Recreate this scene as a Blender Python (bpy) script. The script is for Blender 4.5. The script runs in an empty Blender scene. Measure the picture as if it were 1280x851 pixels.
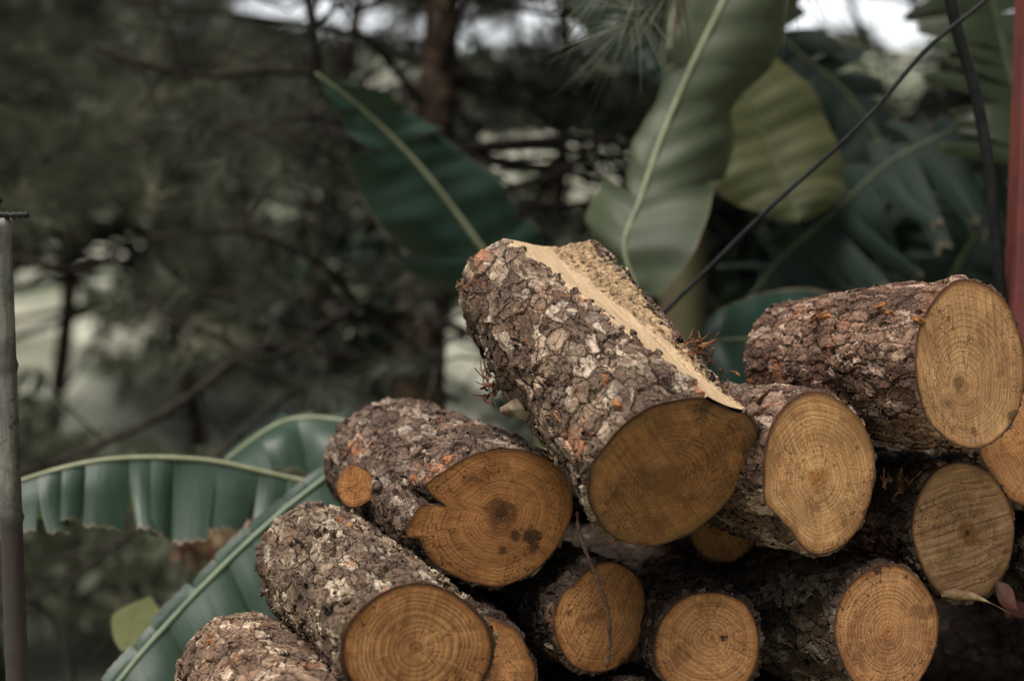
import bpy, math, random
import numpy as np
from mathutils import Vector, Matrix, noise as mnoise
random.seed(7); np.random.seed(7)
sc = bpy.context.scene
COL = sc.collection
# ------------------------------------------------------------------ camera
F = 1777.8; CAMZ = 1.0; PITCH = math.radians(6.0)
cam_d = bpy.data.cameras.new('camera'); cam = bpy.data.objects.new('camera', cam_d); COL.objects.link(cam)
cam.location = (0, 0, CAMZ); cam.rotation_euler = (math.radians(90)-PITCH, 0, 0)
cam_d.lens = 50; cam_d.sensor_width = 36; cam_d.clip_end = 2000; cam_d.clip_start = 0.05
cam_d.dof.use_dof = True; cam_d.dof.focus_distance = 2.25; cam_d.dof.aperture_fstop = 1.65
sc.camera = cam
FW = Vector((0, math.cos(PITCH), -math.sin(PITCH))); UP = Vector((0, math.sin(PITCH), math.cos(PITCH))); CL = Vector((0, 0, CAMZ))
def ray(u, v): return Vector((1, 0, 0))*((u-640)/F) + UP*(-(v-425.5)/F) + FW
def P(u, v, d): return CL + ray(u, v)*d
# ------------------------------------------------------------------ helpers
def sst(a, b, x): t = min(1, max(0, (x-a)/(b-a))); return t*t*(3-2*t)
def gf(x, y):
    g = -1.6*sst(2.95-1.0*sst(-.45, -.80, x), 5.6-.8*sst(-.45, -.8, x), y)+.06*mnoise.noise(Vector((x*.8, y*.8, 0)))*sst(2.9, 4, y)
    t = sst(6.2, 36, y)
    return g+t*(5.3+.5*math.sin(x*.06+1))+.25*math.sin(x*.5+y*.3)*t+.5*mnoise.noise(Vector((x*.15, y*.15, 0)))*t
def props(o, label=None, cat=None, group=None, kind=None):
    if label: o['label'] = label
    if cat: o['category'] = cat
    if group: o['group'] = group
    if kind: o['kind'] = kind
    return o
def empty(name, loc=(0,0,0), rot=None, **k):
    o = bpy.data.objects.new(name, None); COL.objects.link(o); o.empty_display_size = .05
    if rot is not None: o.matrix_world = Matrix.Translation(loc) @ rot.to_4x4()
    else: o.location = loc
    return props(o, **k)
def mesh(name, V, Fc, mat=None, parent=None, smooth=True, uv=None, attrs=None, **k):
    """V: (n,3) array; Fc: (m,4) or (m,3) array or list"""
    me = bpy.data.meshes.new(name)
    V = np.asarray(V, dtype=np.float32)
    if isinstance(Fc, np.ndarray):
        n = Fc.shape[1]; m = Fc.shape[0]
        me.vertices.add(len(V)); me.vertices.foreach_set('co', V.ravel())
        me.loops.add(m*n); me.loops.foreach_set('vertex_index', Fc.astype(np.int32).ravel())
        me.polygons.add(m); me.polygons.foreach_set('loop_start', np.arange(0, m*n, n, dtype=np.int32))
        me.update(calc_edges=True)
    else:
        me.from_pydata([tuple(map(float, v)) for v in V], [], [tuple(int(i) for i in f) for f in Fc])
    if uv is not None:
        l = me.uv_layers.new(name='UVMap')
        idx = np.empty(len(me.loops), dtype=np.int32); me.loops.foreach_get('vertex_index', idx)
        l.data.foreach_set('uv', np.asarray(uv, dtype=np.float32)[idx].ravel())
    if attrs:
        for an, av in attrs.items():
            a = me.attributes.new(an, 'FLOAT', 'POINT'); a.data.foreach_set('value', np.asarray(av, dtype=np.float32))
    if smooth: me.polygons.foreach_set('use_smooth', np.ones(len(me.polygons), dtype=bool))
    me.validate(clean_customdata=False)
    o = bpy.data.objects.new(name, me); COL.objects.link(o)
    if mat: me.materials.append(mat)
    if parent: o.parent = parent
    return props(o, **k)
def grid_faces(nr, nc, wrap):
    r = np.arange(nr-1)[:, None]; c = np.arange(nc if wrap else nc-1)[None, :]
    a = r*nc+c; b = r*nc+(c+1) % nc; d = (r+1)*nc+c; e = (r+1)*nc+(c+1) % nc
    return np.stack([a, b, e, d], -1).reshape(-1, 4)
def tube(pts, rad, seg=10, caps=True):
    pts = [Vector(p) for p in pts]; n = len(pts)
    if not hasattr(rad, '__len__'): rad = [rad]*n
    V = []; ref = None
    for i, p in enumerate(pts):
        t = (pts[min(i+1, n-1)]-pts[max(i-1, 0)]).normalized()
        if ref is None: ref = t.orthogonal().normalized()
        ref = (ref - t*ref.dot(t)).normalized(); b = t.cross(ref)
        for k in range(seg):
            a = 2*math.pi*k/seg; V.append(p+(ref*math.cos(a)+b*math.sin(a))*rad[i])
    Fc = [tuple(f) for f in grid_faces(n, seg, True)]
    if caps: Fc.append(tuple(range(seg))[::-1]); Fc.append(tuple(range((n-1)*seg, n*seg)))
    return V, Fc
class MB:
    def __init__(s): s.V = []; s.F = []
    def add(s, V, Fc):
        o = len(s.V); s.V += [tuple(v) for v in V]; s.F += [tuple(i+o for i in f) for f in Fc]
    def tube(s, *a, **k): s.add(*tube(*a, **k))
    def build(s, name, mat, parent=None, **k): return mesh(name, np.array(s.V), s.F, mat, parent, **k)
def catmull(pts, n):
    pts = [Vector(p) for p in pts]; out = []; m = len(pts)-1
    for i in range(n+1):
        x = i/n*m; k = min(int(x), m-1); t = x-k
        p0 = pts[max(k-1, 0)]; p1 = pts[k]; p2 = pts[k+1]; p3 = pts[min(k+2, m)]
        out.append(0.5*((2*p1)+(p2-p0)*t+(2*p0-5*p1+4*p2-p3)*t*t+(3*p1-p0-3*p2+p3)*t**3))
    return out
# ------------------------------------------------------------------ node helpers
class NT:
    def __init__(s, name):
        s.m = bpy.data.materials.new(name); s.m.use_nodes = True; s.t = s.m.node_tree; s.t.nodes.clear()
        s.out = s.n('ShaderNodeOutputMaterial'); s.b = s.n('ShaderNodeBsdfPrincipled'); s.l(s.b.outputs[0], s.out.inputs[0])
    def n(s, t, **k):
        x = s.t.nodes.new(t)
        for a, b in k.items(): setattr(x, a, b)
        return x
    def l(s, a, b): s.t.links.new(a, b)
    def put(s, v, inp):
        if isinstance(v, bpy.types.NodeSocket): s.l(v, inp)
        elif v is not None:
            if inp.type == 'RGBA' and len(v) == 3: v = (*v, 1)
            inp.default_value = v
    def math(s, op, a, b=None, c=None, clamp=False):
        x = s.n('ShaderNodeMath', operation=op, use_clamp=clamp)
        s.put(a, x.inputs[0]); s.put(b, x.inputs[1]); s.put(c, x.inputs[2]); return x.outputs[0]
    def vm(s, op, a, b=None, scale=None):
        x = s.n('ShaderNodeVectorMath', operation=op); s.put(a, x.inputs[0]); s.put(b, x.inputs[1])
        if scale is not None: s.put(scale, x.inputs['Scale'])
        return x.outputs['Value'] if op in ('LENGTH', 'DOT_PRODUCT', 'DISTANCE') else x.outputs[0]
    def noise(s, v, scale, detail=3, rough=.55, dist=0., color=False):
        x = s.n('ShaderNodeTexNoise'); s.put(v, x.inputs['Vector']); x.inputs['Scale'].default_value = scale
        x.inputs['Detail'].default_value = detail; x.inputs['Roughness'].default_value = rough; x.inputs['Distortion'].default_value = dist
        return x.outputs['Color'] if color else x.outputs['Fac']
    def vor(s, v, scale, feature='F1'):
        x = s.n('ShaderNodeTexVoronoi', feature=feature); s.put(v, x.inputs['Vector']); x.inputs['Scale'].default_value = scale; return x
    def ss(s, v, a, b, lo=0., hi=1.):
        x = s.n('ShaderNodeMapRange', interpolation_type='SMOOTHSTEP'); s.put(v, x.inputs[0])
        for i, q in enumerate((a, b, lo, hi)): s.put(q, x.inputs[1+i])
        return x.outputs[0]
    def mix(s, f, a, b, mode='MIX'):
        x = s.n('ShaderNodeMix', data_type='RGBA', blend_type=mode); s.put(f, x.inputs[0]); s.put(a, x.inputs[6]); s.put(b, x.inputs[7]); return x.outputs[2]
    def ramp(s, f, stops):
        x = s.n('ShaderNodeValToRGB'); s.put(f, x.inputs[0]); e = x.color_ramp.elements
        while len(e) < len(stops): e.new(.5)
        for i, (p, c) in enumerate(stops): e[i].position = p; e[i].color = (*c, 1)
        return x.outputs[0]
    def sep(s, v):
        x = s.n('ShaderNodeSeparateXYZ'); s.put(v, x.inputs[0]); return x.outputs
    def comb(s, a, b, c):
        x = s.n('ShaderNodeCombineXYZ'); s.put(a, x.inputs[0]); s.put(b, x.inputs[1]); s.put(c, x.inputs[2]); return x.outputs[0]
    def obj(s): return s.n('ShaderNodeTexCoord').outputs['Object']
    def uv(s): return s.n('ShaderNodeTexCoord').outputs['UV']
    def attr(s, name): return s.n('ShaderNodeAttribute', attribute_name=name).outputs['Fac']
    def bump(s, h, strength=1., dist=1.):
        x = s.n('ShaderNodeBump'); x.inputs['Strength'].default_value = strength; x.inputs['Distance'].default_value = dist
        s.put(h, x.inputs['Height']); s.l(x.outputs[0], s.b.inputs['Normal'])
    def fin(s, col, rough=.8, spec=.3):
        s.put(col, s.b.inputs['Base Color']); s.put(rough, s.b.inputs['Roughness']); s.b.inputs['Specular IOR Level'].default_value = spec
        return s.m

def bark_material(name, seed, tone=1., grey=.25, orange=.12, stretch=.6, scale=36., disp=True, amp=1.35, hue=(1, 1, 1)):
    m = NT(name)
    p = m.vm('ADD', m.obj(), (seed*3.17, seed*1.93, seed*.71))
    w = m.vm('SCALE', m.vm('SUBTRACT', m.noise(p, 16, 4, color=True), (.5, .5, .5)), scale=.042)
    w2 = m.vm('SCALE', m.vm('SUBTRACT', m.noise(p, 85, 3, color=True), (.5, .5, .5)), scale=.005)
    q = m.vm('MULTIPLY', m.vm('ADD', m.vm('ADD', p, w), w2), (1, 1, stretch))
    v1 = m.vor(q, scale); e1 = m.vor(q, scale, 'DISTANCE_TO_EDGE').outputs['Distance']
    q2 = m.vm('ADD', q, (3.3, 1.1, 7.7)); v2 = m.vor(q2, scale*2.3); e2 = m.vor(q2, scale*2.3, 'DISTANCE_TO_EDGE').outputs['Distance']
    # tilted plates: height runs across each cell in a random direction, so one edge overhangs
    def tilt(v, sc_):
        d = m.vm('SUBTRACT', q if v is v1 else q2, v.outputs['Position'])
        return m.math('MULTIPLY', m.vm('DOT_PRODUCT', d, m.vm('SUBTRACT', v.outputs['Color'], (.5, .5, .5))), sc_)
    c1 = m.sep(v1.outputs['Color']); c2 = m.sep(v2.outputs['Color'])
    crack1 = m.ss(e1, 0., .055); crack2 = m.ss(e2, 0., .055)
    fine = m.noise(p, 260, 4, .65); mid = m.noise(p, 45, 4, .6); low = m.noise(p, 7, 2)
    h = m.math('MULTIPLY', c1[0], .0050)
    h = m.math('ADD', h, tilt(v1, .26))
    h = m.math('ADD', h, m.math('MULTIPLY', crack1, .0026))
    h = m.math('ADD', h, m.math('MULTIPLY', c2[1], .0026))
    h = m.math('ADD', h, tilt(v2, .26))
    h = m.math('ADD', h, m.math('MULTIPLY', crack2, .0012))
    h = m.math('ADD', h, m.math('MULTIPLY', low, .008))
    h = m.math('ADD', h, m.math('MULTIPLY', mid, .003))
    h = m.math('ADD', h, m.math('MULTIPLY', fine, .0008))
    h = m.math('MULTIPLY', m.math('SUBTRACT', h, .0088), amp)
    # colour
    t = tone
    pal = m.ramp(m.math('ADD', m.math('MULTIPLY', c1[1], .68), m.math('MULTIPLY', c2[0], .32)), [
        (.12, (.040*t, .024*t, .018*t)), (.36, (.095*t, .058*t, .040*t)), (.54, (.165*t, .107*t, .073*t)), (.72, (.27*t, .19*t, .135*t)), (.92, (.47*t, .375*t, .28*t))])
    pal = m.mix(m.math('MULTIPLY', m.ss(mid, .42, .7), .55), pal, (.11*t, .070*t, .055*t))
    gm = m.math('MULTIPLY', m.math('MULTIPLY', m.math('GREATER_THAN', c1[2], 1-grey*.7), m.math('GREATER_THAN', c2[1], .3)), m.ss(m.noise(p, 12, 2), .42, .55, .2, .9))
    pal = m.mix(gm, pal, (.41*t, .335*t, .26*t))
    om = m.math('MULTIPLY', m.ss(m.noise(m.vm('ADD', p, (9, 9, 9)), 9, 3), .62-orange*.25, .72), m.math('GREATER_THAN', c2[2], .45))
    pal = m.mix(m.math('MULTIPLY', om, .8), pal, (.36, .13, .045))
    pal = m.mix(m.ss(m.noise(m.vm('ADD', p, (5, 2, 8)), 11, 4, .65), .56, .36, 0, .75), pal, (.055*t, .034*t, .026*t))
    pal = m.mix(m.math('MULTIPLY', m.math('SUBTRACT', 1, crack1), .85), pal, (.022, .013, .010))
    pal = m.mix(m.math('MULTIPLY', m.math('SUBTRACT', 1, crack2), .55), pal, (.030, .018, .013))
    pal = m.mix(m.ss(fine, .42, .75, 0, .22), pal, (.44*t, .33*t, .23*t)); pal = m.mix(m.ss(m.noise(p, 150, 3, .6), .46, .34, 0, .55), pal, (.035, .02, .014))
    if disp: pal = m.mix(m.ss(m.attr('amt'), .35, .12), pal, (.075, .036, .020))
    pal = m.mix(1., pal, hue, 'MULTIPLY')
    m.fin(pal, .85, .2)
    if disp:
        d = m.n('ShaderNodeDisplacement'); d.inputs['Midlevel'].default_value = 0; d.inputs['Scale'].default_value = 1
        m.l(m.math('MULTIPLY', h, m.attr('amt')), d.inputs['Height']); m.l(d.outputs[0], m.out.inputs['Displacement'])
        m.m.displacement_method = 'BOTH'
    else: m.bump(m.math('MULTIPLY', fine, .001), 1, 1)
    return m.m

def face_material(name, seed, light=(.50, .31, .135), dark=(.25, .12, .042), ring=.0066, contrast=.9, heart=.12, heart_col=(.30, .11, .03),
                  stain=.5, rim=(.24, .10, .03), rimw=.14, saw=0.6, saw_ang=60, warp=.006, R=.12, check=.85, spots=()):
    light = (min(.8, light[0]*1.16), light[1]*.90, light[2]*.80); dark = (dark[0]*.72, dark[1]*.53, dark[2]*.50)
    m = NT(name)
    uv = m.uv(); s3 = m.vm('ADD', uv, (seed*1.7, seed*2.3, seed))
    wv = m.vm('SCALE', m.vm('SUBTRACT', m.noise(s3, 11, 3, color=True), (.5, .5, .5)), scale=warp*2)
    wv2 = m.vm('SCALE', m.vm('SUBTRACT', m.noise(s3, 60, 2, color=True), (.5, .5, .5)), scale=.0012)
    q = m.vm('ADD', m.vm('ADD', uv, wv), wv2)
    q = m.vm('MULTIPLY', q, (1, 1, 0))
    r = m.vm('LENGTH', q)
    # ring spacing varies with the year
    yr = m.noise(m.comb(m.math('MULTIPLY', r, 1.), seed*5.1, 0), 26, 2, .5)
    ph = m.math('ADD', m.math('DIVIDE', r, ring), m.math('MULTIPLY', yr, 3.2))
    fr = m.math('FRACT', ph); saw_r = m.math('POWER', fr, 1.8)
    saw_r = m.math('MULTIPLY', saw_r, m.ss(fr, 1., .90))
    lamp = m.ss(m.noise(m.comb(m.math('FLOOR', ph), seed, 3.3), .9, 0), .3, .65, .5, 1.)
    ringv = m.math('MULTIPLY', m.math('MULTIPLY', saw_r, lamp), min(1.15, contrast*.45+.68))
    fadep = m.ss(m.noise(s3, 16, 3), .30, .60, .62, 1.)
    ringv = m.math('MULTIPLY', ringv, fadep)
    big = m.noise(s3, 12, 4, .6); grain = m.noise(s3, 420, 3, .7)
    col = m.mix(m.ss(big, .35, .7), light, tuple(a*.5+b*.5 for a, b in zip(light, dark)))
    col = m.mix(ringv, col, dark)
    # coloured bands of years
    band = m.noise(m.comb(r, seed, 1), 55, 2); col = m.mix(m.ss(band, .48, .70, 0, .45), col, (dark[0]*1.3, dark[1]*1.2, dark[2]))
    # saw marks: fine straight scratches
    a = math.radians(saw_ang); ca, sa = math.cos(a), math.sin(a)
    x = m.sep(uv); along = m.math('ADD', m.math('MULTIPLY', x[0], ca), m.math('MULTIPLY', x[1], sa))
    across = m.math('SUBTRACT', m.math('MULTIPLY', x[1], ca), m.math('MULTIPLY', x[0], sa))
    sv = m.noise(m.comb(m.math('MULTIPLY', along, 7.), m.math('MULTIPLY', across, 300.), seed), 1, 3, .7)
    sv2 = m.noise(m.comb(m.math('MULTIPLY', along, 5.), m.math('MULTIPLY', across, 120.), seed+4), 1, 2, .6)
    sm = m.math('ADD', m.math('MULTIPLY', sv, .6), m.math('MULTIPLY', sv2, .4))
    col = m.mix(m.math('MULTIPLY', m.ss(sm, .47, .62), saw*.8), col, dark)
    col = m.mix(m.math('MULTIPLY', m.ss(sm, .49, .38), saw*.5), col, tuple(min(1, c*1.3) for c in light))
    # radial streaks, weathering
    ang0 = m.math('ARCTAN2', x[1], x[0]); rad_ = m.noise(m.comb(m.math('MULTIPLY', m.math('COSINE', ang0), 9.), m.math('MULTIPLY', m.math('SINE', ang0), 9.), m.math('MULTIPLY', r, 14.)), 1.6, 4, .65)
    col = m.mix(m.ss(rad_, .52, .66, 0, .28), col, (dark[0]*1.1, dark[1]*1.05, dark[2])); col = m.mix(m.ss(rad_, .44, .34, 0, .22), col, tuple(min(1, c*1.35) for c in light))
    wth = m.noise(m.vm('ADD', s3, (4, 9, 1)), 20, 5, .68)
    col = m.mix(m.ss(wth, .53, .66, 0, .55), col, tuple(c*.75 for c in dark)); col = m.mix(m.ss(wth, .45, .33, 0, .4), col, tuple(min(1, c*1.3) for c in light))
    # heart
    hr = m.math('ADD', r, m.math('MULTIPLY', m.math('SUBTRACT', m.noise(s3, 28, 3), .5), .07))
    col = m.mix(m.math('MULTIPLY', m.ss(hr, R*heart*1.5, R*heart*.6), .85), col, heart_col)
    # rim
    rn = m.math('ADD', m.attr('t'), m.math('MULTIPLY', m.math('SUBTRACT', m.noise(s3, 17, 5, .65), .5), .60))
    col = m.mix(m.ss(rn, 1-rimw*1.3, 1., 0, .8), col, rim)
    col = m.mix(m.math('MULTIPLY', m.ss(m.math('ADD', m.attr('t'), m.math('MULTIPLY', m.math('SUBTRACT', m.noise(s3, 34, 4, .6), .5), .10)), .945, .975), .75), col, (.17, .065, .024))
    col = m.mix(m.ss(m.attr('t'), .982, .996), col, (.07, .033, .016))
    # radial checks
    ang = m.math('ARCTAN2', x[1], x[0]); an = m.noise(m.comb(m.math('COSINE', ang), m.math('SINE', ang), m.math('MULTIPLY', r, 6.)), 5.5, 2, .5, 0)
    ck = m.math('MULTIPLY', m.ss(m.math('ABSOLUTE', m.math('SUBTRACT', an, .5)), .018, .0), m.ss(m.noise(s3, 9, 2), .45, .55))
    col = m.mix(m.math('MULTIPLY', ck, check), col, (.05, .022, .01))
    # mould and dirt
    st = m.math('MULTIPLY', m.ss(m.noise(m.vm('ADD', s3, (7, 7, 7)), 9, 5, .7), .56, .72), m.ss(m.noise(s3, 75, 4, .7), .40, .62))
    col = m.mix(m.math('MULTIPLY', st, stain), col, (.045, .025, .014))
    for (sx_, sy_, sr_, sk_) in spots:
        dd = m.math('DIVIDE', m.vm('DISTANCE', uv, (sx_, sy_, 0)), sr_)
        dd = m.math('ADD', dd, m.math('MULTIPLY', m.math('SUBTRACT', m.noise(s3, 30+.02/sr_, 6, .8), .5), 4.5))
        col = m.mix(m.math('MULTIPLY', m.ss(dd, 1.05, .5), sk_), col, (.035, .018, .010))
    spk = m.ss(m.noise(s3, 190, 2, .6), .70, .76)
    col = m.mix(m.math('MULTIPLY', spk, .6), col, (.06, .03, .015))
    col = m.mix(m.ss(grain, .38, .66, 0, .28), col, dark)
    gl = m.ss(m.noise(m.vm('ADD', s3, (3, 1, 2)), 520, 1, .5), .66, .74)
    col = m.mix(m.math('MULTIPLY', gl, .5), col, (.72, .55, .33))
    m.fin(col, .78, .25)
    h = m.math('ADD', m.math('MULTIPLY', ringv, .0006), m.math('MULTIPLY', sm, .0022))
    h = m.math('ADD', h, m.math('MULTIPLY', grain, .0016)); h = m.math('SUBTRACT', h, m.math('MULTIPLY', ck, .001))
    m.bump(h, .9, 1.); return m.m

def wood_strip_material(name, seed, pale=(.50, .355, .215), rag=(.40, .27, .15), ragged=.5):
    m = NT(name); p = m.vm('ADD', m.obj(), (seed, seed*2, 0)); g = m.vm('MULTIPLY', p, (1, 1, .06))
    gr = m.noise(g, 160, 4, .65); big = m.noise(m.vm('MULTIPLY', p, (1, 1, .3)), 22, 4, .6)
    sp = m.attr('rag'); rg = m.math('MULTIPLY', m.ss(m.math('ADD', sp, m.math('MULTIPLY', m.math('SUBTRACT', big, .5), 1.5)), .25, .62), 1.)
    col = m.mix(m.ss(gr, .4, .68), pale, tuple(c*.68 for c in pale))
    fb = m.noise(m.vm('MULTIPLY', m.vm('ADD', p, m.vm('SCALE', m.noise(p, 25, 3, color=True), scale=.03)), (1, 1, .16)), 75, 5, .7)
    r2 = m.ramp(fb, [(.30, (.06, .03, .018)), (.42, tuple(x*.7 for x in rag)), (.54, rag), (.68, (.50, .36, .21))])
    r2 = m.mix(m.ss(m.noise(p, 120, 3), .52, .64, 0, .8), r2, (.05, .028, .016))
    col = m.mix(rg, col, r2)
    col = m.mix(m.ss(m.noise(p, 85, 4, .7), .62, .70, 0, .7), col, (.12, .06, .03))
    m.fin(col, .8, .25)
    m.bump(m.math('ADD', m.math('MULTIPLY', gr, .002), m.math('MULTIPLY', m.math('MULTIPLY', rg, fb), .010)), 1, 1.); return m.m

# ------------------------------------------------------------------ logs
NPH = 720
PH = np.linspace(0, 2*np.pi, NPH, endpoint=False)
def smooth_per(r, s):
    k = np.fft.rfftfreq(len(r))*len(r); return np.fft.irfft(np.fft.rfft(r)*np.exp(-.5*(k*s)**2), len(r))
def profile(pts, sm=.02):
    a = np.array([math.atan2(y, x) % (2*np.pi) for x, y in pts]); r = np.array([math.hypot(x, y) for x, y in pts])
    i = np.argsort(a); a = a[i]; r = r[i]
    rr = np.interp(PH, np.r_[a-2*np.pi, a, a+2*np.pi], np.r_[r, r, r])
    return smooth_per(rr, sm)
def nz(n, k, seed, amp):
    rs = np.random.RandomState(seed); f = np.zeros(n//2+1, complex); f[1:k] = (rs.randn(k-1)+1j*rs.randn(k-1))/np.arange(1, k)**.6
    y = np.fft.irfft(f, n); return y/np.abs(y).max()*amp
LOGS = {}
class Frame: pass
def make_frame(front, d, back, L, roll=0):
    fr = Frame(); P0 = P(*front, d); b = ray(*back)
    # far point on the back ray at distance L from P0
    w = CL-P0; A = b.dot(b); B = 2*b.dot(w); C = w.dot(w)-L*L; D = B*B-4*A*C
    s = (-B+math.sqrt(D))/(2*A) if D > 0 else -B/(2*A)
    P1 = CL+b*s; fr.L = (P1-P0).length; z = (P1-P0).normalized(); y = (Vector((0, 0, 1))-z*z.z).normalized(); x = y.cross(z)
    fr.R = Matrix((x, y, z)).transposed(); fr.P0 = P0; fr.P1 = P1; fr.x, fr.y, fr.z = x, y, z
    return fr
def onplane(fr, uv, zz, scale=1.):
    q = ray(*uv); o = fr.P0+fr.z*zz; t = (o-CL).dot(fr.z)/q.dot(fr.z); h = CL+q*t-o
    return (h.dot(fr.x)*scale, h.dot(fr.y)*scale)
def make_log(label, front, d, back, L, outline=None, back_out=None, back_scale=1., rad=None, pith=None, res=(560, 360), seed=1, face=None, bark=None,
             strip=None, sm=.02, flakes=260, group='sawn pine logs stacked in the pile', flake_seed=None, back_rad=None, frame=None, amt=1.):
    fr = frame or make_frame(front, d, back, L); L = fr.L
    root = empty('pine_log', fr.P0, fr.R, label=label, cat='log', group=group)
    if outline: rf = profile([onplane(fr, p, 0) for p in outline], sm)
    else: rf = np.full(NPH, rad)+nz(NPH, 6, seed, rad*.05)
    if back_out: rb = profile([onplane(fr, p, L) for p in back_out], .05)
    else: rb = smooth_per(rf, .45)*back_scale+nz(NPH, 5, seed+9, rf.mean()*.035)
    Rm = float(rf.mean())
    nc, nr = res
    ph = np.linspace(0, 2*np.pi, nc, endpoint=False)
    RF = np.interp(ph, np.r_[PH, 2*np.pi], np.r_[rf, rf[0]]); RB = np.interp(ph, np.r_[PH, 2*np.pi], np.r_[rb, rb[0]])
    RFs = smooth_per(RF, .35)
    z = np.linspace(0, 1, nr)**1.0
    # sharp features of the cut outline fade within a hand's breadth behind the cut
    k = np.exp(-(z*L/.10)**2)[:, None]; base = (RFs*(1-k)+RF*k)*(1-z[:, None])+RB*z[:, None]
    base = base*(1+.02*np.sin(z[:, None]*7+seed)+.012*np.sin(z[:, None]*17+ph*2+seed))
    am = np.full((nr, nc), amt)*np.clip(z[:, None]*L/.005, .12, 1)*np.clip((1-z[:, None])*L/.005, .12, 1)
    hole = None
    if strip:
        f1, f2, b1, b2, cc, deep = strip   # angular windows at front and back, concavity
        w1 = f1*(1-z)+b1*z; w2 = f2*(1-z)+b2*z
        jit1 = nz(nr, 60, seed+1, .07); jit2 = nz(nr, 60, seed+2, .11)
        W1 = (w1)[:, None]; W2 = (w2)[:, None]
        pp = ph[None, :]
        def rad_at(zr, a):
            return base[zr, int(round((a % (2*np.pi))/(2*np.pi)*nc)) % nc]
        r1 = np.array([rad_at(i, w1[i]) for i in range(nr)])[:, None]; r2 = np.array([rad_at(i, w2[i]) for i in range(nr)])[:, None]
        def chord(aa):  # distance to chord between window edges
            x1, y1, x2, y2 = r1*np.cos(W1), r1*np.sin(W1), r2*np.cos(W2), r2*np.sin(W2)
            dx, dy = x2-x1, y2-y1; cr = x1*y2-x2*y1
            return cr/(np.cos(aa)*dy-np.sin(aa)*dx)
        tt = (pp-W1)/(W2-W1); ch = np.minimum(chord(pp), 9)
        ch = ch-deep*(.25+.75*z[:, None])*np.sin(np.clip(tt, 0, 1)*np.pi)**1.0*Rm
        inside = (pp > W1+jit1[:, None]) & (pp < W2+jit2[:, None])
        capo = np.where(inside, ch, base)
        base = np.where(inside, ch-.009, base); am = np.where(inside, .1, am)
    X = base*np.cos(ph); Y = base*np.sin(ph); Z = np.broadcast_to(z[:, None]*L, X.shape)
    lip0 = np.stack([RF*.95*np.cos(ph), RF*.95*np.sin(ph), np.full(nc, .0015)], -1)
    lip1 = np.stack([X[-1]*.95, Y[-1]*.95, np.full(nc, L-.0015)], -1)
    V = np.concatenate([lip0, np.stack([X, Y, Z], -1).reshape(-1, 3), lip1]); AM = np.r_[np.zeros(nc), am.ravel(), np.zeros(nc)]
    Fc = grid_faces(nr+2, nc, True)[:, ::-1]
    bm = bark_material('bark', seed, **(bark or {}))
    b = mesh('bark', V, Fc[:, ::-1], bm, root, attrs={'amt': AM})
    # loose flakes of bark, lifted off the surface (part of the bark)
    if flakes:
        rs = np.random.RandomState(seed+77 if flake_seed is None else flake_seed); FV = []; FF = []
        for i in range(flakes//2):
            zi = rs.rand(); a = rs.rand()*2*np.pi; iz = int(zi*(nr-1)); ia = int(a/(2*np.pi)*nc) % nc
            if strip and inside[iz, ia]: continue
            r0 = base[iz, ia]-.0025; s = .004+.012*rs.rand()**2; ln = s*(1+1.4*rs.rand()); nt = rs.randint(5, 9)
            er = np.array([math.cos(a), math.sin(a), 0]); et = np.array([-math.sin(a), math.cos(a), 0]); ez = np.array([0, 0, 1.])
            tw = rs.randn()*.5; u = et*math.cos(tw)+ez*math.sin(tw); v = ez*math.cos(tw)-et*math.sin(tw)
            n1, n2 = rs.randn()*.22, rs.randn()*.22; c0 = er*r0+ez*zi*L; o = len(FV); curl = rs.rand()*.35
            if zi*L < ln or (1-zi)*L < ln: continue
            top = []
            for kk in range(nt):
                t = 2*np.pi*kk/nt+rs.randn()*.2; q = .55+.6*rs.rand(); x = math.cos(t)*s*q; y = math.sin(t)*ln*q
                hgt = n1*x+n2*y-(x*x)/(2*r0)+curl*abs(x)*.5+.002
                top.append(c0+u*x+v*y+er*hgt)
            FV.append(c0+er*.0022); 
            for q_ in top: FV.append(q_)
            for q_ in top: FV.append(q_-er*.004)
            for kk in range(nt):
                k2 = (kk+1) % nt; FF.append((o, o+1+kk, o+1+k2)); FF.append((o+1+k2, o+1+kk, o+1+nt+kk)); FF.append((o+1+k2, o+1+nt+kk, o+1+nt+k2))
        kw = dict(bark or {}); kw['disp'] = False
        fm = bark_material('bark_flakes', seed+.5, **kw)
        me2 = mesh('flakes_tmp', np.array(FV), np.array(FF), fm, None, smooth=False)
        # join flakes into the bark mesh
        b.data.materials.append(fm); bv = len(b.data.vertices)
        Vb = np.empty(bv*3, np.float32); b.data.vertices.foreach_get('co', Vb)
        V2 = np.concatenate([Vb.reshape(-1, 3), np.array(FV, np.float32)])
        q4 = Fc[:, ::-1]; t3 = np.array(FF)+bv
        me = bpy.data.meshes.new('bark'); me.vertices.add(len(V2)); me.vertices.foreach_set('co', V2.ravel())
        me.loops.add(q4.size+t3.size); me.loops.foreach_set('vertex_index', np.r_[q4.ravel(), t3.ravel()].astype(np.int32))
        me.polygons.add(len(q4)+len(t3)); me.polygons.foreach_set('loop_start', np.r_[np.arange(len(q4))*4, q4.size+np.arange(len(t3))*3].astype(np.int32))
        me.materials.append(bm); me.materials.append(fm)
        me.polygons.foreach_set('material_index', np.r_[np.zeros(len(q4)), np.ones(len(t3))].astype(np.int32))
        me.polygons.foreach_set('use_smooth', np.r_[np.ones(len(q4)), np.zeros(len(t3))].astype(bool))
        me.update(calc_edges=True)
        at = me.attributes.new('amt', 'FLOAT', 'POINT'); at.data.foreach_set('value', np.r_[AM, np.zeros(len(FV))].astype(np.float32))
        old = b.data; b.data = me; bpy.data.meshes.remove(old); bpy.data.objects.remove(me2)
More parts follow.
